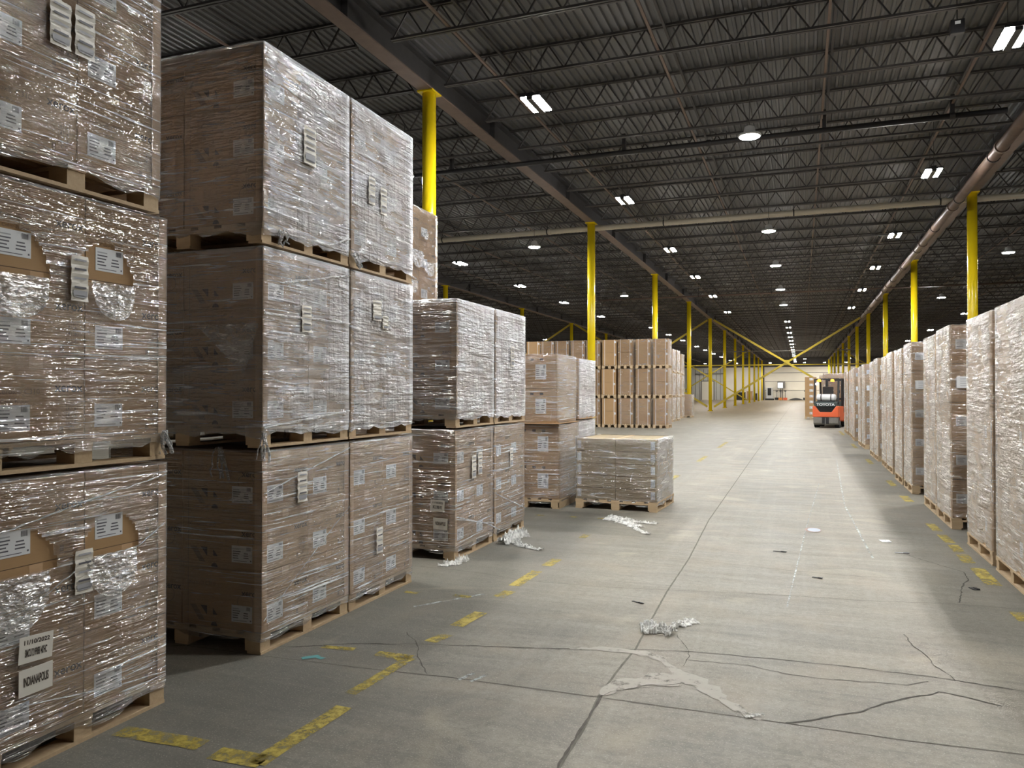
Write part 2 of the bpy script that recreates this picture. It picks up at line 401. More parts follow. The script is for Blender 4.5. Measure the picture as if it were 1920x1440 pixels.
ro = rest.build('roof_joists', ceiling); ro['kind'] = 'stuff'
for gx in GX[1:-1]:
    g = M()
    g.box(gx - 0.15, gx + 0.15, YN, YF, 7.50, 7.53, 'primer_brown')
    g.box(gx - 0.012, gx + 0.012, YN, YF, 7.53, 8.02, 'girder_grey')
    g.box(gx - 0.13, gx + 0.13, YN, YF, 8.0, 8.05, 'girder_grey')
    for k in range(-4, 24):
        y = Y0 + k * 6.3 + 3.15
        g.box(gx - 0.14, gx + 0.14, y - 0.01, y + 0.01, 7.53, 8.0, 'girder_grey')
    g.build('roof_girder', ceiling)
# bridging lines under the deck
for bx in (-16.0, -12.8, -9.4, -5.45, -2.35, 0.45, 3.0, 7.6, 10.6, 13.6):
    b = M(); b.beam((bx, YN + 1, 7.62), (bx, 140, 7.62), 0.045, 0.03, 'primer_brown')
    b.beam((bx + 0.12, YN + 1, 7.99), (bx + 0.12, 140, 7.99), 0.045, 0.045, 'steel_dark')
    b.build('bridging_bar', ceiling)
# walls
w = M()
w.box(-14.2, XR, YF, YF + 0.2, 0, 6.3, 'wall_panel_cream'); w.box(XL, XR, YF, YF + 0.2, 6.3, 8.3, 'wall_dark')
w.box(XL, -14.2, YF, YF + 0.2, 0, 6.3, 'wall_metal_grey')
for z in (1.9, 3.55, 5.2): w.box(-6.5, XR, YF - 0.03, YF, z - 0.04, z + 0.04, 'truck_grey')
for x in (-14.1, -10.5, -6.7): w.box(x - 0.12, x + 0.12, YF - 0.25, YF, 0, 6.3, 'steel_dark' if x > -7 else 'pipe_cream')
for i in range(14): w.box(-14.8 - i * 0.8, -14.7 - i * 0.8, YF - 0.06, YF, 0, 6.0, 'truck_grey')
w.box(-19.5, -14.2, YF - 0.3, YF, 5.0, 5.25, 'truck_grey')
back = structure(w.build('wall_back'))
for nm, a in (('wall_left', (XL - 0.2, XL, YN, YF)), ('wall_right', (XR, XR + 0.2, YN, YF)), ('wall_front', (XL, XR, YN - 0.2, YN))):
    q = M(); q.box(*a, 0, 8.3, 'wall_metal_grey'); structure(q.build(nm))
d = M(); d.box(-18.3, -16.0, YF - 0.12, YF - 0.02, 0, 3.6, 'wall_panel_cream')
for x in (-18.4, -15.98): d.box(x - 0.1, x + 0.1, YF - 0.15, YF - 0.02, 0, 3.8, 'truck_grey')
d.box(-18.5, -15.9, YF - 0.15, YF - 0.02, 3.6, 3.8, 'truck_grey'); structure(d.build('door_1'))
d = M(); d.box(-21.2, -20.2, YF - 0.12, YF - 0.02, 0, 2.6, 'truck_grey'); d.box(-20.95, -20.45, YF - 0.14, YF - 0.1, 1.5, 2.2, 'label_paper'); structure(d.build('door_2'))

# ---------------------------------------------------------------- floor joints, cracks, paint (all flush with the slab)
def ribbon(m, pts, wid, mat, z, jag=0.0, sub=6, seed=0):
    rnd = random.Random(seed); P = []
    for (a, b) in zip(pts[:-1], pts[1:]):
        L = math.hypot(b[0] - a[0], b[1] - a[1]); n = max(2, int(L / 0.035)) if jag else 1
        n = min(n, 260)
        for i in range(n):
            t = i / n; P.append([a[k] + (b[k] - a[k]) * t for k in range(len(a))])
    P.append(list(pts[-1]))
    vs = []; o = 0.0
    for i, p in enumerate(P):
        q = P[min(i + 1, len(P) - 1)]; r = P[max(i - 1, 0)]
        dx, dy = q[0] - r[0], q[1] - r[1]; l = math.hypot(dx, dy) or 1; nx_, ny_ = -dy / l, dx / l
        if jag: o = o * 0.35 + rnd.uniform(-jag, jag)
        ww = (p[2] if len(p) > 2 else wid) * (rnd.uniform(0.45, 1.3) if jag > .0021 else 1) / 2
        vs += [(p[0] + nx_ * (o + ww), p[1] + ny_ * (o + ww), z), (p[0] + nx_ * (o - ww), p[1] + ny_ * (o - ww), z)]
    m.add(vs, [(2 * i, 2 * i + 1, 2 * i + 3, 2 * i + 2) for i in range(len(P) - 1)], mat)
JO = {'main': [(-0.94, -2), (-0.94, 3.05), (-0.94, 3.42), (-0.97, 3.84), (-0.96, 4.24), (-0.94, 4.61), (-0.98, 6.01), (-0.98, 7.22), (-1.05, 9.56), (-1.08, 20.3), (-1.08, 150)],
 'a': [(-6, 3.66), (-2.96, 3.72), (-2.24, 3.76), (-1.8, 3.8), (-0.96, 3.82), (-0.06, 3.83), (0.43, 3.83), (0.89, 3.86), (4, 3.9)],
 'b': [(-5, 6.12), (-2.95, 6.11), (-2.55, 6.07), (-2.15, 5.96), (-1.52, 5.98), (-0.99, 6.07), (-0.4, 6.18), (-0.01, 6.24), (0.54, 6.29), (1.01, 6.41), (1.48, 6.42), (4, 6.5)],
 'c': [(-1.62, 7.18), (-0.94, 7.24), (-0.1, 7.1), (0.41, 7.08), (0.82, 7.14)], 'd': [(-4, 9.5), (-1.81, 9.49), (-0.8, 9.65), (-0.02, 9.55), (1.4, 9.42)]}
for i, (k, pts) in enumerate(JO.items()):
    m = M(); ribbon(m, pts, 0.013 if k == 'main' else (0.008 if k == 'a' else 0.006), 'joint_dark', 0.0012, 0.0012, seed=i)
    m.build('expansion_joint', floor)
for y in (16.6, 22.9, 29.2, 35.5, 41.8, 48.1):
    m = M(); ribbon(m, [(-12, y), (6, y + 0.05)], 0.012, 'joint_dark', 0.0012, 0.003, seed=int(y)); m.build('expansion_joint', floor)
m = M(); ribbon(m, [(-0.945, 2.9), (-0.955, 3.85)], 0.013, 'crack_dark', 0.0016, 0.004, seed=3); m.build('crack', floor)
CR = [([(-3.6, 3.66), (-3.31, 3.84), (-2.91, 3.91), (-2.62, 4.08), (-2.19, 4.24), (-1.84, 4.33), (-1.37, 4.45), (-1.19, 4.55), (-0.97, 4.59), (-0.61, 4.69), (-0.16, 4.72), (0.38, 4.74), (0.77, 4.72), (0.94, 4.69), (1.07, 4.67), (1.9, 4.62)], .010),
 ([(-0.62, 4.53), (-0.29, 4.56), (-0.09, 4.5), (0.15, 4.49), (0.36, 4.53), (0.52, 4.55), (0.63, 4.65)], .008),
 ([(-2.39, 4.41), (-2.27, 4.29), (-2.18, 4.17), (-2.11, 4.02), (-2.03, 3.93), (-1.93, 3.8)], .008),
 ([(0.9, 8.25), (1.1, 7.88), (1.25, 7.65), (1.31, 7.57), (1.28, 7.25), (1.18, 6.96), (1.14, 6.72), (1.08, 6.46)], .014),
 ([(-0.07, 3.83), (0.06, 3.93), (0.25, 4.08), (0.33, 4.18), (0.44, 4.31), (0.6, 4.44), (0.66, 4.51), (0.82, 4.46), (0.92, 4.41)], .014),
 ([(0.61, 5.49), (0.64, 5.23), (0.69, 5.08), (0.7, 4.93), (0.75, 4.82), (0.77, 4.71)], .009),
 ([(-0.75, 4.98), (-0.66, 4.74), (-0.62, 4.6), (-0.62, 4.42)], .006)]
for i, (pts, wd_) in enumerate(CR):
    m = M(); ribbon(m, pts, wd_ * .75, 'crack_dark', 0.0018, 0.006, seed=20 + i); m.build('crack', floor)
PA = [[(-1.31, 4.47, 0.02), (-1.13, 4.55, 0.05), (-0.96, 4.55, 0.09), (-0.84, 4.54, 0.06), (-0.74, 4.46, 0.04), (-0.67, 4.34, 0.04), (-0.59, 4.25, 0.11), (-0.52, 4.21, 0.1), (-0.44, 4.1, 0.07), (-0.35, 3.98, 0.05), (-0.26, 3.89, 0.05), (-0.19, 3.81, 0.02)],
 [(-0.96, 3.85, 0.03), (-0.93, 3.97, 0.08), (-0.85, 4.07, 0.12), (-0.74, 4.15, 0.14), (-0.59, 4.24, 0.10)]]
for i, pts in enumerate(PA):
    m = M(); pts = [(p[0], p[1], p[2] * 1.35) for p in pts]; ribbon(m, pts, 0, 'patch_worn', 0.0021 + .0004 * i, 0.007, seed=40 + i)
    if i: ribbon(m, [(p[0] + .005, p[1] - p[2] * .5 - .008) for p in pts], 0.004, 'crack_dark', 0.0031, 0.003, seed=60 + i)
    m.build('concrete_patch', floor)
YL = [(-2.92, 2.67, -2.46, 2.69, 0.1), (-2.36, 2.65, -2.11, 2.66, 0.11), (-2.13, 2.63, -2.11, 3.26, 0.09), (-2.17, 3.41, -2.14, 3.91, 0.07), (-2.36, 3.99, -2.13, 4.0, 0.08), (-2.18, 3.92, -2.13, 4.0, 0.1), (-2.73, 3.98, -2.52, 4.01, 0.05), (-2.16, 4.29, -2.12, 4.46, 0.09), (-2.14, 4.64, -2.11, 4.99, 0.1), (-2.15, 5.41, -2.12, 5.6, 0.1), (-2.15, 5.76, -2.14, 6.31, 0.1), (-2.13, 6.52, -2.12, 6.82, 0.1), (-2.18, 7.89, -2.18, 8.1, 0.08), (-2.48, 5.33, -2.34, 5.33, 0.06), (-2.88, 5.3, -2.76, 5.3, 0.06), (-3.13, 9.17, -3.02, 9.16, 0.06), (-2.7, 9.2, -2.6, 9.19, 0.06), (-2.34, 9.2, -2.23, 9.22, 0.06), (1.41, 10.2, 1.42, 9.69, 0.1), (1.42, 9.45, 1.43, 8.98, 0.1), (1.43, 8.87, 1.43, 8.48, 0.1), (1.43, 8.37, 1.42, 7.98, 0.11), (1.44, 7.77, 1.44, 7.13, 0.12), (1.41, 6.32, 1.42, 6.08, 0.1), (1.42, 14.92, 1.43, 14.04, 0.1), (1.42, 12.78, 1.43, 12.13, 0.12), (1.42, 19.5, 1.42, 18.2, .1), (1.42, 25, 1.42, 23.2, .1), (1.42, 33, 1.42, 30, .1),
 (-2.15, 12.5, -2.15, 14.5, 0.1), (-2.15, 17.5, -2.15, 19.0, 0.1), (-2.15, 22.0, -2.15, 24.5, 0.1)]
for i, (a, b, c, d_, wd_) in enumerate(YL):
    m = M(); ribbon(m, [(a, b), (c, d_)], wd_, 'yellow_paint_worn', 0.0028, 0.002, seed=80 + i); m.build('painted_line', floor)
for i, pts in enumerate([[(-1.73, 3.78), (-1.69, 3.9)], [(-1.66, 3.78), (-1.61, 3.92)], [(-2.28, 5.45), (-2.62, 4.95)], [(0.28, 14.0), (0.05, 9.4), (-0.1, 5.9)], [(0.75, 19.0), (0.55, 11.4), (0.62, 7.9)]]):
    m = M(); ribbon(m, pts, (0.025, 0.02, 0.03, 0.012, 0.02)[i], 'chalk_worn', 0.0026, 0.002, seed=120 + i); m.build('chalk_mark', floor)
m = M(); ribbon(m, [(-2.72, 3.76), (-2.66, 3.82), (-2.6, 3.80)], 0.035, 'blue_marking', 0.003, 0.006, seed=5); m.build('blue_mark', floor)

# ---------------------------------------------------------------- columns, braces, pipes
def column(x, y, z0, label, group=None):
    t = thing('steel_column', label, 'column', (x, y, 0), 0, group)
    m = M(); m.tube((0, 0, 0.02), (0, 0, 7.47), 0.137, 'column_yellow', 28); m.build('shaft', t, smooth=False)
    for p in t.children[0].data.polygons: p.use_smooth = len(p.vertices) == 4
    m = M(); m.box(-0.22, 0.22, -0.22, 0.22, 0.001, 0.025, 'column_yellow')
    for s in (-1, 1):
        for q in (-1, 1): m.tube((s * .17, q * .17, 0.025), (s * .17, q * .17, 0.07), 0.015, 'steel_dark', 8)
    m.build('base_plate', t)
    m = M(); m.box(-0.17, 0.17, -0.2, 0.2, 7.47, 7.499, 'column_yellow'); m.build('cap_plate', t)
    return t
names = ['nearest', 'second', 'third', 'fourth', 'fifth', 'sixth', 'seventh', 'eighth', 'ninth', 'tenth', 'eleventh', 'twelfth']
cols = {}
base = column(-6.9, 13.66, 0, 'yellow round steel column rising behind the tallest left pallets, nearest in its row')
cols[(-6.9, 0)] = base
def putcol(x, k, label, group=None):
    c = copy_tree(base); c.location = (x, Y0 + 12.6 * k, 0); c['label'] = label; c['group'] = group or 'yellow columns'; return c
base['group'] = 'yellow columns'
for k in range(1, 12):
    lab = 'yellow round steel column of the left row beside the aisle, %s one from the front' % names[k]
    if k == 4: lab = 'yellow steel column of the left row where the big X braces meet the floor'
    if k == 1: lab = 'yellow round steel column rising behind the low pallet of flat cartons'
    cols[(-6.9, k)] = putcol(-6.9, k, lab)
for k in range(0, 12):
    putcol(4.8, k, 'yellow round steel column of the right row behind the wrapped loads, %s from the front' % names[k])
for k in range(2, 9):
    putcol(-18.6, k, 'yellow steel column far left of the aisle, mostly hidden by cartons, %s visible from the front' % names[k - 2])
for k in range(1, 8, 1):
    putcol(16.5, k, 'yellow steel column far right beyond the wrapped loads, hidden, %s in its row' % names[k - 1])

def brace(p0, p1, q0, q1, label):
    y = p0[1]; t = thing('cross_brace', label, 'brace', ((p0[0] + p1[0]) / 2, y, 0), 0, 'yellow X braces')
    cx = (p0[0] + p1[0]) / 2
    for i, (a, b) in enumerate(((p0, p1), (q0, q1))):
        m = M(); off = 0.05 if i else -0.05
        m.beam((a[0] - cx, off, a[2]), (b[0] - cx, off, b[2]), 0.02, 0.16, 'brace_yellow'); m.beam((a[0] - cx, off + (.03 if i else -.03), a[2] - .07), (b[0] - cx, off + (.03 if i else -.03), b[2] - .07), 0.08, 0.02, 'brace_yellow')
        m.build('brace_arm', t)
    m = M(); m.box(-0.2, 0.2, -0.035, 0.035, 3.72, 4.08, 'brace_yellow'); m.build('gusset_plate', t)
for (x0, y, lab) in ((-6.9, 64.36, 'large yellow X brace spanning the aisle bay behind the forklift'), (-18.6, 64.36, 'yellow X brace in the left bay beside the stacked cartons'),
                     (-18.6, 114.75, 'small distant yellow X brace in the left bay near the back wall'), (4.8, 114.75, 'distant yellow X brace in the right bay above the wrapped loads'), (-30.3, 64.36, 'yellow X brace at far left above the carton stacks')):
    ins = 0.25
    brace((x0 + ins, y, 7.42), (x0 + 11.7 - ins, y, 0.35), (x0 + ins, y, 0.35), (x0 + 11.7 - ins, y, 7.42), lab)

def pipe(name, p0, p1, r, mat, label, couplings=6, hang=None):
    p0 = Vector(p0); p1 = Vector(p1); t = thing(name, label, 'pipe', p0)
    m = M(); m.tube((0, 0, 0), p1 - p0, r, mat, 16); o = m.build('pipe_run', t, smooth=True)
    d = (p1 - p0); L = d.length; dn = d.normalized(); n = int(L / couplings)
    for i in range(1, n + 1):
        c = dn * i * couplings; m = M(); m.tube(c - dn * 0.05, c + dn * 0.05, r * 1.22, mat, 16); m.build('coupling', t)
    n = int(L / 4.2)
    for i in range(n):
        m = M(); c = dn * (2.0 + i * 4.2)
        m.tube(c + Vector((0, 0, r)), c + Vector((0, 0, (hang or 7.6) - p0.z)), 0.012, 'pipe_black', 6)
        m.tube(c - dn * 0.02, c + dn * 0.02, r * 1.15, 'pipe_black', 14); m.build('pipe_hanger', t)
    return t
pipe('sprinkler_main', (-40, 26.5, 7.36), (27, 26.5, 7.36), 0.095, 'pipe_cream', 'cream coloured pipe crossing under the roof in front of the second columns', 6.3)
p = pipe('sprinkler_pipe', (-12, 18.35, 7.36), (4.0, 18.35, 7.36), 0.062, 'pipe_black', 'thin black pipe crossing below the joists ahead of the cream pipe', 5.0)
for x in (-8.6, -4.0, 0.5, 3.0):
    m = M(); m.box(x + 12 - 0.04, x + 12 + 0.04, -0.05, 0.05, 0.05, 0.45, 'pipe_black'); m.build('drop_bracket', p)
pipe('sprinkler_main', (4.25, 2, 7.08), (4.25, 62, 7.08), 0.13, 'pipe_rust', 'thick rust brown pipe running lengthwise beside the right roof girder', 6.0)
for y, xx in ((47.5, -12), (76.2, -20), (88.0, -16)):
    pipe('conduit', (xx, y, 7.36 if y < 50 else (4.1 if y < 80 else 6.0)), (12, y, 7.36 if y < 50 else (4.1 if y < 80 else 6.0)), 0.05, 'pipe_rust' if y < 50 else 'brace_yellow' if y < 80 else 'truck_grey',
         {47.5: 'thin rusty pipe crossing under the roof deep in the hall', 76.2: 'thin yellow tie bar crossing the hall at mid height behind the X brace', 88.0: 'thin grey cable line crossing high behind the X brace'}[y], 9, 8.07)
t = thing('junction_box', 'small black box hung beneath the roof joists at upper right', 'box', (2.35, 13.9, 7.25))
m = M(); m.box(-0.1, 0.1, -0.06, 0.06, 0, 0.22, 'black_plastic'); m.build('housing', t, bevel=0.01); m = M(); m.box(-.04, .04, -.062, -.06, .14, .19, 'label_paper'); m.build('sticker', t)
m = M(); m.tube((0, 0, .22), (0, 0, .83), .01, 'steel_dark', 6); m.build('hanger_rod', t)

# ---------------------------------------------------------------- lamps
def twin_lamp():
    t = thing('high_bay_light', '', 'ceiling light', (0, 0, 0))
    m = M(); m.box(-0.19, 0.19, -0.40, 0.40, 0.02, 0.06, 'black_plastic'); m.box(-0.055, 0.055, -0.38, 0.38, -0.03, 0.02, 'black_plastic'); m.box(-0.06, 0.06, -0.3, 0.3, 0.06, 0.12, 'black_plastic'); m.build('housing', t)
    for s in (-1, 1):
        m = M(); m.box(s * 0.125 - 0.052, s * 0.125 + 0.052, -0.37, 0.37, 0, 0.018, 'led'); m.build('led_panel', t)
    for y in (-0.3, 0.3): m = M(); m.tube((0, y, 0.1), (0, y, 1.175), 0.006, 'steel_dark', 5); m.build('hanging_cable', t)
    return t
def round_lamp():
    t = thing('high_bay_light', '', 'ceiling light', (0, 0, 0))
    m = M(); m.lathe([(0.21, 0.0), (0.235, 0.02), (0.22, 0.05), (0.12, 0.09), (0.1, 0.2), (0.03, 0.24)], 'fixture_body', 24); m.build('housing', t)
    m = M(); m.lathe([(0.19, -0.012), (0.205, -0.002)], 'led_round', 24); m.build('led_panel', t)
    m = M(); m.tube((0, 0, 0.2), (0, 0, 1.295), 0.008, 'steel_dark', 5); m.build('hanging_cable', t); return t
tw = twin_lamp(); rd = round_lamp(); used = {'t': 0, 'r': 0}
def lamp(kind, x, y, label, group):
    src = tw if kind == 't' else rd
    o = src if not used[kind] else copy_tree(src); used[kind] = 1
    o.location = (x, y, 6.9 if kind == 't' else 6.78); o['label'] = label; o['group'] = group
ords = ['nearest', 'second', 'third', 'fourth', 'fifth', 'sixth', 'seventh', 'eighth', 'ninth', 'tenth', 'eleventh', 'twelfth', 'thirteenth', 'fourteenth', 'fifteenth', 'sixteenth', 'seventeenth', 'eighteenth']
ys = [13.5, 21.2, 29.2, 36.5, 44.2, 53.3]
for i, y in enumerate(ys):
    lamp('t', -4.6, y, 'twin-bar ceiling lamp left of the aisle centre, %s of its lengthwise row' % ords[i], 'lamps left of the aisle centre')
    lamp('t', 3.02, y, 'twin-bar ceiling lamp beside the rust brown pipe on the right, %s of its row' % ords[i], 'lamps beside the right pipe')
    lamp('t', -13.3, y, 'twin-bar ceiling lamp over the far left bay, %s of its lengthwise row' % ords[i], 'lamps over the left bay')
lamp('t', 3.02, 5.9, 'twin-bar ceiling lamp overhead just outside the picture on the right', 'lamps near the camera')
lamp('t', -4.6, 5.9, 'twin-bar ceiling lamp overhead above the tall left pallets', 'lamps near the camera')
for i, y in enumerate([7.2, 16.4, 26.3, 33.6, 41.5, 49.0]):
    lamp('r', -0.97, y, 'round bright ceiling lamp over the aisle centre, %s from the front' % ords[i], 'round lamps over the aisle centre')
for i, y in enumerate([16.5, 26.2, 41.3]):
    lamp('r', -9.0, y, 'round ceiling lamp behind the left columns, %s from the front' % ords[i], 'round lamps over the left bay')
for i, y in enumerate([16.5, 33.5, 48.2]):
    lamp('r', 7.3, y, 'round ceiling lamp beyond the right girder, %s from the front' % ords[i], 'round lamps over the right bay')
for i in range(15):
    y = 62.0 + 5.95 * i
    lamp('t', -0.96, y, 'small distant twin ceiling lamp in the long centre line, %s of that line' % ords[i], 'distant lamps of the centre line')
for i, (x, y) in enumerate([(-11.6, 64), (-11.6, 72.5), (-11.5, 81), (-11.5, 92.5), (-11.5, 101), (-11.5, 111), (-11.4, 121), (-11.2, 135)]):
    lamp('t', x, y, 'small distant ceiling lamp behind the left columns, %s of its receding line' % ords[i], 'distant lamps of the left line')
for i, (x, y) in enumerate([(-5.3, 149), (-11.3, 149.5), (4.0, 150.5), (-17.0, 149.5)]):  # added to brighten the back wall, except the one above the middle columns
    lamp('t', x, y, 'ceiling lamp close to the back wall, %s' % ['left of its cream panel edge', 'above the middle distant columns', 'right of the centre line', 'above the grey door'][i], 'lamps by the back wall')
for i, (x, y) in enumerate([(0.6, 133), (0.6, 150), (7.2, 133), (7.6, 151), (10.5, 60), (10.5, 75), (10.5, 90), (10.5, 23), (10.5, 38), (-24.5, 60), (-24.5, 75), (-24.5, 92), (-24.5, 44), (-24.5, 30)]):
    lamp('t', x, y, 'ceiling lamp %s' % ['near the back wall right of the centre line', 'closest to the back wall, centre', 'far off above the right row of wrapped loads', 'closest to the back wall at right',
      'in the right bay behind the third right column', 'in the right bay behind the fourth right column', 'in the right bay far behind the loads', 'in the right bay high behind the near wrapped loads', 'in the right bay behind the second right column',
      'in the outer left bay beyond the X brace', 'in the outer left bay behind the X brace, farther one', 'in the outer left bay farthest back', 'in the outer left bay above the carton stacks', 'in the outer left bay behind the near left pallets'][i], 'lamps of the outer bays')

# ---------------------------------------------------------------- pallets, cartons, film
def pallet(wx, wy, h=0.125, solid=False):          # stringer boards run along y; openings face the aisle
    m = M(); a, b = wx / 2, wy / 2; W = 'pallet_wood'
    for x in (-a + 0.05, 0, a - 0.05): m.box(x - 0.05, x + 0.05, -b, b, 0.0, 0.016, W)
    for y in (-b + 0.045, 0, b - 0.045):
        for x in (-a + 0.06, 0, a - 0.06): m.box(x - 0.055, x + 0.055, y - 0.045, y + 0.045, 0.0165, h - 0.038, W)
        m.box(-a, a, y - 0.045, y + 0.045, h - 0.0375, h - 0.018, W)
    n = 7; w = wx / (n + (n - 1) * 0.45)
    for i in range(n):
        x = -a + i * w * 1.45; m.box(x, x + w, -b, b, h - 0.0175, h, W)
    if solid:
        for x in (-a + 0.01, a - 0.01): m.box(x - 0.009, x + 0.009, -b + .0, b, 0.017, h - 0.04, W)
    return m
def ship_label(m, X, u, v, w=0.15, h=0.115):
    decal_rect(m, X, u, v, w, h, 'label_paper', 0.0015)
    m.box(-w / 2, w / 2, -h / 2, h / 2, 0, 0.0012, 'label_paper', X @ Matrix.Translation((u, v, 0)))
    r = random.Random(int(u * 1000 + v * 977))
    for i in range(6):
        yy = v + h * (0.36 - 0.135 * i); lw = w * r.uniform(0.25, 0.38)
        if i < 5: decal_rect(m, X, u - w * 0.44 + lw / 2, yy - h * 0.06, lw, h * 0.055, 'label_print' if i else 'label_grey', 0.002)
        if 1 < i < 5: decal_rect(m, X, u + w * 0.2, yy - h * .03, w * r.uniform(.2, .32), h * 0.055, 'label_print', 0.002)
    decal_rect(m, X, u - w * .08, v - h * .40, w * .66, h * .03, 'label_print', 0.002)
    for i in range(7): decal_rect(m, X, u + w * (0.24 + i * 0.028), v + h * 0.33, w * 0.017, h * 0.22, 'label_print', 0.002)
    decal_rect(m, X, u + w * .43, v - h * .36, w * .05, w * .05, 'label_print', 0.002)
def icons(m, X, u, v, s, mat='ink'):
    for i, (du, dv) in enumerate(((0, 0), (1, 0), (0, -1), (1, -1), (0, 1), (1, 1))):
        a, b = u + du * s * 1.2, v + dv * s * 1.2
        for (p, q, w_, h_) in ((0, s * .45, s, s * .07), (0, -s * .45, s, s * .07), (-s * .45, 0, s * .07, s), (s * .45, 0, s * .07, s)): decal_rect(m, X, a + p, b + q, w_, h_, mat)
        decal_rect(m, X, a, b - s * .1 * (i % 3), s * (.3 + .12 * (i % 2)), s * (.55 - .1 * (i % 3)), mat)
CY, CX, CH = 0.455, 0.59, 0.352
def printer_carton(parent, x, y, z, full=True):
    m = M(); hx, hy = CX / 2, CY / 2
    m.box(-hx, hx, -hy, hy, 0, CH, 'carton_kraft')
    A = frame('+x', hx); N = frame('-y', -hy)
    for X, hw in ((A, hy), (N, hx)):
        decal_text(m, X, hw - 0.075, 0.222, 'xerox', 0.055, 'ink', off=0.001)
    decal_text(m, A, -hy + 0.15, 0.205, 'Xerox\u00ae C310', 0.032, 'ink_faint'); decal_text(m, A, -hy + 0.135, 0.165, 'Color Printer', 0.022, 'ink_faint')
    icons(m, A, hy - 0.075, 0.105, 0.026, 'ink_faint'); decal_text(m, A, hy - 0.06, 0.045, 'CE', 0.028, 'ink_faint')
    decal_rect(m, A, hy - .11, .04, .02, .028, 'ink_faint'); decal_rect(m, A, hy - .075, .02, .09, .004, 'ink_faint')
    decal_rect(m, N, -hx + 0.045, CH / 2, 0.004, CH * 0.98, 'ink_faint')
    decal_text(m, N, -hx + 0.15, 0.26, 'Xerox\u00ae C310', 0.035, 'ink_faint')
    decal_poly(m, N, [(-.235, .125), (-.19, .125), (-.12, .035), (-.165, .035)], 'ink_faint')
    decal_poly(m, N, [(-.155, .125), (-.105, .125), (-.105, .07)], 'ink'); decal_poly(m, N, [(-.06, .115), (-.025, .075), (-.06, .075)], 'ink')
    decal_poly(m, N, [(-.05 + .025 * math.cos(t * PI / 6), .008 + .025 * math.sin(t * PI / 6)) for t in range(7)], 'ink')
    for i in range(12):
        t0, t1 = i * PI / 6, (i + 1) * PI / 6; c = (.18, .17)
        decal_poly(m, N, [(c[0] + .06 * math.cos(t0), c[1] + .05 * math.sin(t0)), (c[0] + .06 * math.cos(t1), c[1] + .05 * math.sin(t1)), (c[0] + .055 * math.cos(t1), c[1] + .045 * math.sin(t1)), (c[0] + .055 * math.cos(t0), c[1] + .045 * math.sin(t0))], 'ink_faint')
    for z_ in (0, CH): m.box(-hx, hx, -hy, hy, z_ - 0.0008, z_ + 0.0008, 'ink_faint')
    m.box(hx - .0005, hx + .0006, -0.03, 0.03, CH - .05, CH - .001, 'carton_fold')
    o = m.build('carton', parent, (x, y, z))
    l = M(); ship_label(l, A, -hy + 0.125, 0.098, 0.15, 0.105); l.build('shipping_label', o)
    l = M(); ship_label(l, N, hx - 0.14, 0.098, 0.15, 0.10); l.build('shipping_label', o)
    return o

def film_shell(wx, wy, z0, z1, mat, step=0.06, seed=0, holes=(), rag=0.025, amp=0.006, top=True, gap=0.012):
    m = M(); a, b = wx / 2 + gap, wy / 2 + gap; rc = 0.015
    per = []
    def seg(p, q, n_, nrm):
        for i in range(n_): t = i / n_; per.append((p[0] + (q[0] - p[0]) * t, p[1] + (q[1] - p[1]) * t, nrm, math.sin(PI * t)))
    nx_, ny_ = max(3, int(wx / step)), max(3, int(wy / step))
    seg((a, -b + rc), (a, b - rc), ny_, (1, 0)); seg((a - rc * .3, b - rc * .3), (a - rc, b), 1, (.7, .7)); seg((a - rc, b), (-a + rc, b), nx_, (0, 1)); seg((-a + rc * .3, b - rc * .3), (-a, b - rc), 1, (-.7, .7))
    seg((-a, b - rc), (-a, -b + rc), ny_, (-1, 0)); seg((-a + rc * .3, -b + rc * .3), (-a + rc, -b), 1, (-.7, -.7)); seg((-a + rc, -b), (a - rc, -b), nx_, (0, -1)); seg((a - rc * .3, -b + rc * .3), (a, -b + rc), 1, (.7, -.7))
    N = len(per); nz = max(4, int((z1 - z0) / step)); vs = []
    sv = Vector((seed * 3.1, seed * 1.7, seed * 2.3))
    for j in range(nz + 1):
        t = j / nz
        for (x, y, n_, mid) in per:
            z = z0 + (z1 - z0) * t
            d_ = noise.noise(Vector((x * 2.2, y * 2.2, z * 9)) + sv) * amp * (0.3 + mid)
            if j == 0: z += noise.noise(Vector((x * 9, y * 9, 0)) + sv) * rag * 1.6; d_ -= 0.004
            if j == 1 and step > .03: z += noise.noise(Vector((x * 7, y * 7, 2)) + sv) * rag * 0.8
            vs.append((x + n_[0] * d_, y + n_[1] * d_, z))
    fs = []
    for j in range(nz):
        for i in range(N):
            f = (j * N + i, j * N + (i + 1) % N, (j + 1) * N + (i + 1) % N, (j + 1) * N + i)
            if holes:
                c = [sum(vs[k][q] for k in f) / 4 for q in range(3)]; cut = False
                if c[0] > a - 0.02:
                    for (yc, zb, hw, hh) in holes:
                        if c[2] > zb and ((c[1] - yc) / hw) ** 2 + ((c[2] - zb) / hh) ** 2 < 1: cut = True
                if cut: continue
            fs.append(f)
    if top:
        o = len(vs)
        for (x, y, n_, mid) in per:
            k = 0.10 + 0.05 * noise.noise(Vector((x * 5, y * 5, 5)) + sv)
            vs.append((x * (1 - k), y * (1 - k), z1 + 0.004 + 0.01 * noise.noise(Vector((x * 8, y * 8, 9)) + sv)))
        fs += [(nz * N + i, nz * N + (i + 1) % N, o + (i + 1) % N, o + i) for i in range(N)]
    m.add(vs, fs, mat); return m
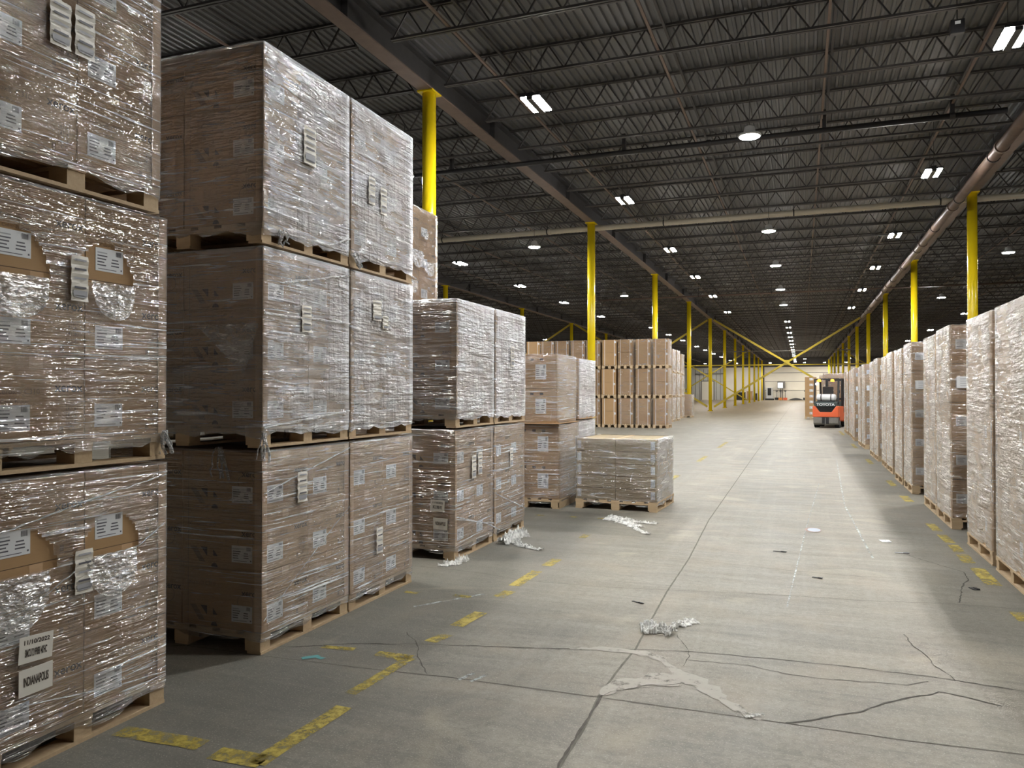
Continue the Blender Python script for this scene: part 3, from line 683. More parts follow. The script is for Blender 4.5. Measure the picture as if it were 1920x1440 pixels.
def strand(t, pts, w, seed=0):        # one twisted rope of film lying on a face
    r = random.Random(seed); P = []; m = M()
    for (a, b) in zip(pts[:-1], pts[1:]):
        for i in range(10):
            u = i / 10; P.append(Vector(a).lerp(Vector(b), u) + Vector((r.uniform(0, .002), r.uniform(-.002, .002), r.uniform(-.003, .003))))
    P.append(Vector(pts[-1]))
    ws = [w * r.uniform(.25, .6) for _ in P]; n = 6; vs = []
    for i, p in enumerate(P):
        d = (P[min(i + 1, len(P) - 1)] - P[max(i - 1, 0)]).normalized(); a = d.cross(Vector((1, 0, 0))).normalized(); b = a.cross(d)
        for k in range(n): vs.append(p + a * math.cos(k * PI / 3) * ws[i] * 1.6 + b * math.sin(k * PI / 3) * ws[i] * .7)
    m.add(vs, [(i * n + k, i * n + (k + 1) % n, (i + 1) * n + (k + 1) % n, (i + 1) * n + k) for i in range(len(P) - 1) for k in range(n)], 'film_strand')
    return m.build('twisted_film', t, smooth=True)
def flap_mesh(w, h, seed, tri=False, mat='film_crumple', amp=0.02):     # hangs from z=0 down, in the y-z plane, bulging to +x
    m = M(); n = 22; k = 22; vs = []
    for j in range(k + 1):
        v = j / k
        if tri: c, hw = 0.28 * w * v, w / 2 * (1 - v) + 0.004
        else: c, hw = 0.05 * w * v, w / 2 * math.sqrt(max(0.0, 1 - v ** 2.6)) + 0.006
        for i in range(n + 1):
            u = -1 + 2 * i / n; y = c + hw * u; z = -h * v * (1 - 0.08 * (1 - abs(u)) * noise.noise(Vector((y * 20, seed, 0))))
            q = noise.noise(Vector((y * 28, z * 40, seed))) + .5 * noise.noise(Vector((y * 70, z * 90, seed)))
            vs.append((0.012 + amp * abs(q) + 0.01 * v, y, z))
    m.add(vs, [(j * (n + 1) + i, j * (n + 1) + i + 1, (j + 1) * (n + 1) + i + 1, (j + 1) * (n + 1) + i) for j in range(k) for i in range(n)], mat)
    return m

XA = -2.97
LW = 1.19      # load size across the aisle
TIER = 1.218
PR = {}
def printer_load(y0, tier, label, fmat, seed, xface=XA, ry=0, holes=(), group='printer carton pallets', dz=0.0, ht=1.19, zbase=None):
    wy = 0.925; z = TIER * tier if zbase is None else zbase
    t = thing('wrapped_pallet_load', label, 'pallet load', (xface - LW / 2 - 0.012, y0 + wy / 2, z), ry, group)
    if 'pal' not in PR:
        PR['pal'] = pallet(LW, wy).build('pallet', t); PR['car'] = printer_carton(t, 0, 0, 0)
        src = PR['car']
        src.location = (CX / 2 + 0.003, -CY / 2 - 0.003, 0.128)
        skip = True
    else:
        link_copy(PR['pal'], t); skip = False
    for k in range(3):
        for ix in (1, -1):
            for iy in (-1, 1):
                if skip and (k, ix, iy) == (0, 1, -1): continue
                c = copy_tree(PR['car'], t)
                c.location = (ix * (CX / 2 + 0.003), iy * (CY / 2 + 0.003), 0.128 + k * 0.355)
                if ix < 0:
                    for ch in list(c.children): bpy.data.objects.remove(ch)
                elif iy > 0: bpy.data.objects.remove([ch for ch in c.children][1])
    f = film_shell(2 * CX + .006, 2 * CY + .006, 0.07, 0.128 + 3 * .355 + .006, fmat, 0.017 if holes else 0.06, seed, holes)
    f.build('stretch_wrap', t, smooth=True)
    for (sx, sy) in ((1, 1), (1, -1)):
        c = M(); x = sx * (CX + 0.009); y = sy * (CY + 0.009)
        c.box(x - 0.05, x, y - (0.003 if sy > 0 else 0), y + (0 if sy > 0 else .003), 0.13, 1.19, 'carton_fold'); c.box(x - 0.003, x, y - (0.05 if sy > 0 else 0), y + (0 if sy > 0 else 0.05), 0.13, 1.19, 'carton_fold')
        c.build('corner_board', t)
    return t
XF = CX + 0.022       # local x just outside the film on the aisle face
def sheet(t, y, z, w, h, name='barcode_sheet', rot=0.0, rows=5, mat='placard_paper'):
    m = M(); X = frame('+x', XF + .004); R = X @ Matrix.Translation((y, z, 0)) @ Matrix.Rotation(rot, 4, 'Z')
    n = 10; vs = []
    for j in range(n + 1):
        for i in range(3): vs.append((w * (i / 2 - .5), h * (j / n - .5), 0.003 * math.sin(j * 2.1 + i)))
    m.add(vs, [(j * 3 + i, j * 3 + i + 1, j * 3 + i + 4, j * 3 + i + 3) for j in range(n) for i in range(2)], mat, R)
    for i in range(rows):
        v = h * (.4 - .8 * i / max(1, rows - 1))
        decal_rect(m, R, 0, v, w * .7, h * .045, 'label_print' if i % 2 else 'label_grey', .0045)
    decal_rect(m, R, 0, -h * .33, w * .82, h * .12, 'label_grey', .0045)
    return m.build(name, t)
def placard(t, face, u, v, lines, w=0.15, h=0.108, rot=0.0, d=None):
    m = M(); X = frame(face, d if d is not None else XF + .003) @ Matrix.Translation((u, v, 0)) @ Matrix.Rotation(rot, 4, 'Z')
    m.box(-w / 2, w / 2, -h / 2, h / 2, 0, 0.0015, 'placard_paper', X)
    for (s, dv, size, sx, sy) in lines: decal_text(m, X, 0, dv, s, size, 'ink', 0.0022, sx, sy, off=0.0008)
    return m.build('placard', t)

# --- stack A, leftmost, cut by the frame
A1 = printer_load(2.07, 0, 'wrapped pallet load of kraft printer cartons at far left on the floor, with INDIANAPOLIS placard', 'film_b', 1,
    holes=((0.135, 0.81, 0.155, 0.185), (-0.335, 0.80, 0.19, 0.20)))
m = flap_mesh(0.27, 0.20, 3); o = m.build('torn_flap', A1, (XF - .012, 0.125, 0.815), smooth=True)
m = flap_mesh(0.33, 0.22, 4); o = m.build('torn_flap', A1, (XF - .012, -0.36, 0.80), smooth=True)
placard(A1, '+x', -0.245, 0.495, [('11/10/2022', 0.028, 0.026, 1.0, 0.95), ('SMCU1219988/ 40\'HC', -0.016, 0.025, 0.42, 1.7)], rot=-0.06)
placard(A1, '+x', -0.245, 0.365, [('INDIANAPOLIS', 0.0, 0.03, 0.56, 1.7)], rot=0.0)
sheet(A1, -0.02, 0.76, 0.09, 0.19)
strand(A1, [(XF, -0.45, .60), (XF, -0.2, .70), (XF, 0.0, .80), (XF, .28, .815), (XF, .44, .90)], .005, 1); strand(A1, [(XF, -.45, .98), (XF, -.1, 1.05), (XF, .2, 1.1), (XF, .45, 1.14)], .005, 2)
strand(A1, [(XF, -.45, .30), (XF, 0.1, .20), (XF, .45, .16)], .004, 3)
A2 = printer_load(2.065, 1, 'wrapped pallet load at far left with torn film around two labels, middle of its stack', 'film_a', 2,
    holes=((0.10, 0.83, 0.15, 0.18), (-0.36, 0.81, 0.18, 0.2)))
m = flap_mesh(0.22, 0.17, 5); m.build('torn_flap', A2, (XF - .012, 0.13, 0.83), smooth=True)
m = flap_mesh(0.34, 0.18, 6); m.build('torn_flap', A2, (XF - .012, -0.37, 0.81), smooth=True)
sheet(A2, -0.045, 0.83, 0.085, 0.2)
A3 = printer_load(2.02, 2, 'wrapped pallet load at far left, topmost of its stack, glaring lamp reflections', 'film_a', 3)
sheet(A3, -0.10, 0.69, 0.10, 0.20, rot=0.0); sheet(A3, 0.02, 0.70, 0.10, 0.22, rot=0.0)
# --- stack B, six loads
B = {}
txt = {(0, 0): 'wrapped printer carton load on the floor, nearest corner of the tall three-high block', (0, 1): 'printer carton load, middle tier at the near corner of the three-high block, film flap hanging',
       (0, 2): 'wrapped printer carton load, top tier nearest corner of the tall block, silvery film', (1, 0): 'wrapped printer carton load on the floor, far half of the three-high block',
       (1, 1): 'wrapped load, middle tier in the far half of the three-high block', (1, 2): 'top tier load in the far half of the three-high block, with two paper strips'}
for (c, k), lab in txt.items():
    B[c, k] = printer_load(3.725 + c * 0.945, k, lab, ('film_b', 'film_c', 'film_c')[k], 10 + c * 3 + k, dz=0)
sheet(B[0, 0], -0.09, 0.95, 0.10, 0.19); sheet(B[1, 0], -0.08, 0.44, 0.09, 0.19)
sheet(B[0, 1], -0.05, 0.80, 0.10, 0.17); sheet(B[1, 1], -0.12, 0.94, 0.12, 0.15, rows=2); sheet(B[1, 1], 0.0, 0.86, 0.08, 0.10, rows=2)
sheet(B[0, 2], -0.02, 0.70, 0.13, 0.24, rows=6); sheet(B[1, 2], -0.20, 0.60, 0.09, 0.2); sheet(B[1, 2], -0.03, 0.56, 0.09, 0.2)
m = flap_mesh(0.46, 0.30, 9, tri=True, mat='film_strand', amp=0.012)
m.build('torn_flap', B[0, 1], (0.36, -CY - 0.016, 0.74), rot=(0, 0, -PI / 2), smooth=True)
# hanging film knots at the pallet line
def dangle(t, x, y, z, L, seed):
    m = M(); r = random.Random(seed)
    for q in range(5):
        p = [(x + r.uniform(-.02, .02), y + r.uniform(-.02, .02), z)]
        for i in range(5): p.append((p[-1][0] + r.uniform(-.015, .02), p[-1][1] + r.uniform(-.012, .012), p[-1][2] - L / 5 * r.uniform(.7, 1.1)))
        m.path(p, 0.007 * r.uniform(.5, 1.2), 'film_crumple', 6)
    m.build('film_tail', t, smooth=True)
dangle(B[0, 1], CX + .02, -CY - .01, .09, .17, 1); dangle(B[0, 1], 0.29, -CY - .03, .0, .2, 2); dangle(A2, CX + .02, CY - .01, .14, .12, 3); dangle(B[0, 2], CX + .03, -.30, .1, .1, 4)
dangle(B[1, 2], CX + .03, -.42, .1, .12, 6)
strand(B[0, 0], [(XF, -.46, .20), (XF, .1, .55), (XF, .46, .75)], .004, 5); strand(B[0, 0], [(XF, -.46, .95), (XF, .46, 1.16)], .005, 6)
strand(B[0, 1], [(XF, -.46, .80), (XF, .46, .81)], .012, 7); strand(B[0, 1], [(XF, -.3, 1.0), (XF, .46, 1.15)], .008, 8); strand(B[0, 1], [(XF, -.46, .12), (XF, .46, .2)], .012, 9)
strand(B[0, 2], [(XF, -.30, .09), (XF, .2, .1), (XF, .46, .19)], .008, 17)
# a torn load standing on the second row behind, seen above block C
BK = printer_load(7.37, 2, 'torn wrapped carton load seen behind the three-high block, below the nearest yellow column', 'film_far', 30, xface=-4.07, zbase=2.46)
for z_, t_ in ((0, 'middle'), (1, 'lower')):
    printer_load(7.37, 1 - z_, 'wrapped carton load standing behind the two-high block, %s one of its stack' % t_, 'film_c', 31 + z_, xface=-4.20)
for (u, v, w_) in ((-.3, .9, .12), (-.1, .7, .2), (.2, .6, .16), (-.2, .35, .15), (.1, .95, .1)):
    m = flap_mesh(w_ * 1.6, w_, int(u * 50 + 30)); m.build('torn_flap', BK, (XF - .012, u, v), smooth=True)
# --- block C, four loads
for (c, k, lab) in ((0, 0, 'wrapped printer carton load with two white placards on its dark side, floor level'), (0, 1, 'wrapped load on top of the one with white placards, near half of two-high block'),
                    (1, 0, 'floor level load with film trailing onto the floor, far half of two-high block'), (1, 1, 'wrapped printer carton load at the top far end of the two-high block')):
    B[2 + c, k] = printer_load(6.425 + c * 0.965 + (0.03 if k else 0), k, lab, ('film_b', 'film_c')[k], 20 + c * 2 + k)
C0 = B[2, 0]
XN = -(CY + 0.025)
placard(C0, '-y', 0.43, 0.50, [('11/10/2022', 0.026, 0.024, 1.0, 0.95), ('SMCU1219988/ 40\'HC', -0.016, 0.024, 0.42, 1.7)], rot=-0.06, d=XN, w=.145, h=.105)
placard(C0, '-y', 0.46, 0.335, [('INDIANAPOLIS', 0.0, 0.028, 0.56, 1.7)], rot=-0.02, d=XN, w=.145, h=.105)
sheet(C0, -0.06, 0.83, 0.10, 0.22); sheet(C0, 0.09, 0.85, 0.10, 0.22); sheet(B[3, 0], 0.0, 0.84, 0.09, 0.2); sheet(B[3, 1], 0.0, 0.72, 0.11, 0.22, rows=7)
strand(C0, [(XF, -.46, .40), (XF, .3, .22), (XF + .03, .55, .12)], .009, 11); strand(C0, [(XF, -.46, .38), (XF, .46, .2)], .006, 12)
strand(B[3, 0], [(XF, -.46, .5), (XF, .46, .22)], .007, 13)

# --- generic loads made of big cartons
def big_load(label, x0, x1, y0, y1, z, levels, h, fmat, seed, cmat='carton_kraft', nxy=(1, 1), lab=(), straps=False, group=None, gap=0.012, ph=0.125, step=0.08, rz=0.0, papers=(), z0=0.07, nopal=False, marks=None, solid=False, flip=False):
    wx, wy = x1 - x0, y1 - y0
    t = thing('wrapped_pallet_load', label, 'pallet load', ((x0 + x1) / 2, (y0 + y1) / 2, z), rz, group)
    if not nopal: pallet(wx, wy, ph, solid).build('pallet', t)
    else: ph = 0.012; q = M(); q.box(-wx / 2 - .03, wx / 2 + .03, -wy / 2 - .03, wy / 2 + .03, 0.002, .012, 'carton_light'); q.build('slip_sheet', t)
    g = gap; cw, cd = (wx - 2 * g) / nxy[0], (wy - 2 * g) / nxy[1]; ch = (h - ph) / levels
    first = None
    for k in range(levels):
        for i in range(nxy[0]):
            for j in range(nxy[1]):
                loc = (-wx / 2 + g + cw * (i + .5), -wy / 2 + g + cd * (j + .5), ph + ch * k + .002)
                if first is None:
                    m = M(); a, b = cw / 2 - .003, cd / 2 - .003
                    m.box(-a, a, -b, b, 0, ch - .005, cmat)
                    m.box(a - .05, a + .0012, -b - .0012, b + .0012, ch - .012, ch - .0045, 'carton_fold'); m.box(-a, a, -b - .0012, -b + .004, ch - .008, ch - .0045, 'ink_faint')
                    if marks:
                        N_ = frame('-y', -b)
                        for q in range(5): decal_rect(m, N_, -a * .55 + q * a * .28, ch * .84, a * .1, ch * .07, 'ink')
                        decal_poly(m, N_, [(-a * .5 + .03 * math.cos(t_ * PI / 4), ch * .28 + .03 * math.sin(t_ * PI / 4)) for t_ in range(8)], 'ink_faint')
                    first = m.build('carton', t, loc)
                    kids = []
                    for (face, u, v, w_, h_) in lab:
                        l = M(); d_ = {'-y': -b, '+x': a, '-x': -a}[face]; ship_label(l, frame(face, d_), u * (a if face == '-y' else b), v * ch, w_, h_)
                        kids.append(l.build('shipping_label', first, (-2 * u * a if flip else 0, 0, 0)))
                else:
                    c = copy_tree(first, t); c.location = loc
                    if flip and i > 0: c.children[0].location.x = 0
    if straps:
        for u in (-.32, .32):
            m = M(); x = u * wx; e = wy / 2 - .006; zt = h + .003
            for yy in (-e, e - .001): m.box(x - .01, x + .01, yy, yy + .0015, ph * .6, zt, 'strap_white')
            m.box(x - .01, x + .01, -e, e, zt - .0015, zt, 'strap_white'); m.build('strap', t)
    if fmat:
        film_shell(wx - 2 * g, wy - 2 * g, z0, h + .004, fmat, step, seed, rag=.03, amp=.008).build('stretch_wrap', t, smooth=True)
    for (face, u, v, w_, h_) in papers:
        m = M(); X = frame(face, {'-y': -wy / 2 - .012, '-x': -wx / 2 - .012, '+x': wx / 2 + .012}[face])
        m.box(u - w_ / 2, u + w_ / 2, v - h_ / 2, v + h_ / 2, 0, .0015, 'label_paper', X)
        for q in range(4): decal_rect(m, X, u, v + h_ * (.3 - .2 * q), w_ * .7, h_ * .05, 'label_grey', .0025)
        m.build('paper_sheet', t)
    return t
# block D and the low load E
DL = (('-y', 0.55, .48, .15, .20),)
g = 'two-high loads behind the low pallet'
big_load('wrapped brown cartons, floor level, between the two-high block and the low pallet', -4.0, -3.0, 9.75, 10.72, 0, 2, 1.11, 'film_b', 41, 'carton_kraft', lab=DL, group=g, marks=1, solid=True)
big_load('wrapped stack of cartons on a bent slip sheet, upper one left of the low pallet', -4.02, -3.02, 9.72, 10.66, 1.125, 2, .93, 'film_b', 42, 'carton_kraft', lab=DL, group=g, marks=1, nopal=True, z0=.02)
big_load('white wrapped narrow carton stack directly behind the low pallet, floor level', -4.15, -3.15, 11.22, 12.25, 0, 2, 1.12, 'film_c', 43, 'carton_kraft', lab=DL, group=g, marks=1)
big_load('white wrapped narrow carton stack behind the low pallet, upper one', -4.15, -3.15, 11.24, 12.27, 1.135, 2, .92, 'film_c', 44, 'carton_kraft', lab=DL, group=g, nopal=True, z0=.02)
big_load('low pallet of flat wrapped cartons in five layers standing out in the aisle', -2.81, -1.71, 9.92, 10.98, 0, 5, .93, 'film_flat', 45, 'carton_olive', nxy=(2, 1), lab=(('-y', .86, .5, .055, .10),), rz=math.radians(-3), flip=True)

# far block F: nine stacks three high, front faces at y = 33
Fx = [(-5.96, -5.30), (-6.72, -6.03), (-7.48, -6.80), (-8.22, -7.54), (-8.92, -8.28), (-9.62, -8.98), (-10.32, -9.70), (-11.02, -10.40), (-11.72, -11.10)]
po = ['rightmost', 'second from right', 'third from right', 'fourth from right', 'fifth from right', 'sixth from right', 'seventh from right', 'eighth from right', 'ninth from right']
tn = ['bottom', 'middle', 'top']
fsrc = []
for i, (a, b) in enumerate(Fx):
    for k in range(3):
        lab = 'strapped two-carton load in the distant front row, %s stack, %s tier' % (po[i], tn[k])
        if len(fsrc) < 3:
            t = big_load(lab, a, b, 33.0 + .02 * k, 34.0, 1.285 * k, 2, 1.27, ('film_far', 'film_far', 'film_far')[k], 50 + k, 'carton_kraft', lab=(('-y', .78, .82, .09, .09), ('+x', .6, .7, .1, .12)), straps=True, step=.12, z0=.14, ph=.15, group='strapped loads of the distant front row')
            fsrc.append(t)
        else:
            t = copy_tree(fsrc[(i + k) % 3]); t.location = ((a + b) / 2, 33.5 + random.uniform(-.05, .05), 1.285 * k); t['label'] = lab
            t.rotation_euler = (0, 0, math.radians(random.uniform(-2, 2)))
            if (i * 2 + k * 2 + i * k) % 5 == 1:       # this one left unwrapped
                for ch in list(t.children):
                    if ch.name.startswith('stretch_wrap'): bpy.data.objects.remove(ch)
# G and H: further stacks along the aisle
gsrc = None
for (x1, y0, nt, nm) in ((-6.25, 40.3, 3, 'second block beyond the strapped row'), (-6.22, 41.6, 3, 'far end of the second distant block'), (-6.60, 46.0, 3, 'third distant block')):
    for k in range(nt):
        lab = 'small distant wrapped load, %s tier of the %s' % (tn[k], nm)
        if gsrc is None:
            gsrc = big_load(lab, x1 - 1.0, x1, y0, y0 + 1.2, 0, 2, 1.25, 'film_dense', 60, 'carton_light', lab=(('-y', .6, .7, .1, .12),), step=.12, group='distant loads left of the aisle'); t = gsrc
        else:
            t = copy_tree(gsrc); t.location = (x1 - .5, y0 + .6, 1.275 * k); t['label'] = lab
big_load('single grey wrapped load on the floor in front of a distant yellow column', -6.95, -6.25, 47.75, 48.85, 0, 2, 1.40, 'film_dense', 62, 'carton_kraft', step=.12, group='distant loads left of the aisle')

# --- right row
RR = [(5.62, 6.66), (6.70, 7.77), (7.91, 9.02), (9.89, 10.88), (10.91, 11.96), (13.05, 14.10), (14.25, 15.30), (16.0, 17.1), (17.14, 18.25), (18.9, 19.95), (20.0, 21.05), (22.8, 23.9), (24.0, 25.1), (26.5, 27.6), (27.7, 28.8), (29.0, 30.1), (30.3, 31.4), (31.6, 32.7)]
rl = {0: 'mostly outside the picture', 1: 'nearest one fully beside the aisle edge at the right border', 2: 'second from the right border, behind a narrow dark gap',
      3: 'third from the right border, showing its brown label side', 4: 'directly behind the third one, same group', 5: 'fourth visible group front, brown side with labels', 6: 'behind a thin dark gap in the middle of the row'}
rsrc = []
for i in [0, 1, 3, 4] + [q for q in range(len(RR)) if q not in (0, 1, 3, 4)]:
    a, b = RR[i]
    lab = 'tall load in right row, ' + (rl[i] if i in rl else '%s counted from the near end' % ords[i])
    h = 2.31 - (0.03 if i % 3 == 1 else 0)
    dx = random.uniform(-.02, .03)
    if i in (0, 1, 3, 4):
        t = big_load(lab, 1.585, 2.6, a, b, 0, 5, h, 'film_dense' if i != 3 else 'film_dense', 70 + i, 'carton_light' if i < 3 else 'carton_kraft', lab=(('-y', -.70, .5, .22, .11), ('-x', .45, .45, .08, .12)) if i < 2 else (('-y', -.70, .5, .22, .11),), step=.07, z0=.115,
             group='tall wrapped loads of the right row', papers=(('-y', -.33, 1.66, .24, .13),) if i == 3 else (), solid=False)
        rsrc.append(t)
    else:
        t = copy_tree(rsrc[1] if i == 2 else rsrc[2 if i % 2 else 3]); t.location = ((1.585 + 2.6) / 2 + dx, (a + b) / 2, 0); t['label'] = lab
        t.rotation_euler = (0, 0, math.radians(random.uniform(-.8, .8)))
# film ropes on the near right load
strand(rsrc[1], [(-.54, .52, 1.35), (-.545, .50, 1.1), (-.54, .53, .75), (-.54, .50, .6)], .012, 31)
far = [('brown carton tower with a column of white labels standing left of the forklift', .20, .85, 47.7, 48.7, 2.42), ('tall wrapped load standing in the aisle just beyond the forklift', .95, 2.0, 45.2, 46.2, 2.45)]
big_load(far[0][0], *far[0][1:5], 0, 7, 2.42, None, 90, 'carton_kraft', lab=(('-y', .1, .6, .2, .13),), group='loads beyond the forklift')
big_load(far[1][0], *far[1][1:5], 0, 5, 2.45, 'film_dense', 91, 'carton_light', step=.12, group='loads beyond the forklift')

# ---------------------------------------------------------------- loose film and litter on the floor
def crumple(name, label, cat, x, y, pieces, seed, group='loose film on the floor', mat='plastic_scrap'):
    m = M(); r = random.Random(seed)
    for (px, py, L, W, ang, H) in pieces:
        n, k = 44, 20; vs = []; ca, sa = math.cos(ang), math.sin(ang)
        for i in range(n + 1):
            for j in range(k + 1):
                u = L * (i / n - .5); pinch = 0.45 + 0.55 * abs(noise.noise(Vector((i * .22, seed, 3)))) * 2
                v = W * (j / k - .5) * min(1, pinch)
                q = noise.noise(Vector((u * 22, v * 45, seed))) + .6 * noise.noise(Vector((u * 50, v * 90, seed + 5)))
                e = 1 - (abs(j / k - .5) * 2) ** 3
                z = 0.006 + H * e * abs(q) * 1.3 + H * .25 * e
                vv = v + 0.02 * noise.noise(Vector((u * 9, 1, seed)))
                vs.append((px + u * ca - vv * sa, py + u * sa + vv * ca, z))
        m.add(vs, [(i * (k + 1) + j, i * (k + 1) + j + 1, (i + 1) * (k + 1) + j + 1, (i + 1) * (k + 1) + j) for i in range(n) for j in range(k)], mat)
    o = m.build(name, None, (x, y, 0), smooth=True); tag(o, label, cat, group); return o
crumple('plastic_film_scrap', 'knotted white plastic film scrap on the floor, nearest one in mid aisle', 'plastic scrap', -0.88, 5.0, [(-.06, .03, .11, .22, .25, .05), (.04, .0, .16, .16, -.35, .05), (.0, -.03, .17, .09, .4, .035), (.10, .13, .14, .07, 1.1, .03), (.15, .23, .17, .15, 1.0, .018)], 11)
crumple('plastic_film_scrap', 'long crumpled plastic film scrap on the floor in front of the low pallet', 'plastic scrap', -1.95, 8.85, [(-.12, .28, .34, .30, -.6, .05), (.08, .02, .45, .20, -.95, .035), (.28, -.35, .40, .09, -1.0, .02), (.2, .2, .35, .07, -.2, .03)], 12)
crumple('plastic_film_scrap', 'tiny torn white scraps lying at the end of the cracked concrete patch', 'plastic scrap', -0.23, 3.84, [(0, 0, .07, .03, .5, .008), (.03, .03, .06, .02, .2, .008)], 13)
crumple('plastic_film_tail', 'wad of film lying at the near corner of the two-high block', 'plastic scrap', -2.93, 6.33, [(0, -.06, .16, .12, .8, .05), (.03, .08, .16, .10, 1.3, .07), (-.05, -.14, .1, .07, .2, .03)], 14)
crumple('plastic_film_tail', 'trailing film spread on the floor beside the two-high block', 'plastic scrap', -2.80, 7.42, [(-.03, .1, .5, .20, 1.5, .10), (.12, -.1, .35, .12, -.7, .035), (.28, -.22, .3, .10, -.4, .02)], 15)
o = M(); o.add([(.09 * math.cos(i * PI / 6) , .16 * math.sin(i * PI / 6), .004) for i in range(12)], [tuple(range(12))], 'sticker_red')
o.add([(.07 * math.cos(i * PI / 6) + .01, .12 * math.sin(i * PI / 6), .0048) for i in range(12)], [tuple(range(12))], 'sticker_blue'); tag(o.build('floor_sticker', None, (0.12, 9.27, 0)), 'oval blue and white sticker on the aisle floor with reddish rim', 'sticker')
for (x, y, w_, h_, rz, mt, lab) in ((0.81, 8.84, .09, .12, .2, 'label_paper', 'small white paper slip lying on the right side of the aisle'), (0.9, 8.25, .12, .03, .1, 'label_grey', 'thin grey splinter beside the start of the right crack'), (-1.13, 5.63, .10, .02, -.5, 'black', 'thin dark splinter on the floor beyond the knotted plastic scrap'),
     (-0.2, 7.9, .12, .02, -.1, 'black', 'small dark sliver in mid aisle'), (0.12, 6.9, .08, .03, -.3, 'black', 'small dark shred right of the aisle joint'), (1.27, 6.95, .05, .08, .3, 'black', 'dark scrap near the right yellow line')):
    m = M(); m.box(-w_ / 2, w_ / 2, -h_ / 2, h_ / 2, .002, .005, mt); m.box(w_ * .1, w_ * .55, -h_ * .4, h_ * .3, .005, .009, mt); tag(m.build('litter_scrap', None, (x, y, 0), (0, 0, rz)), lab, 'litter', 'litter on the aisle floor')

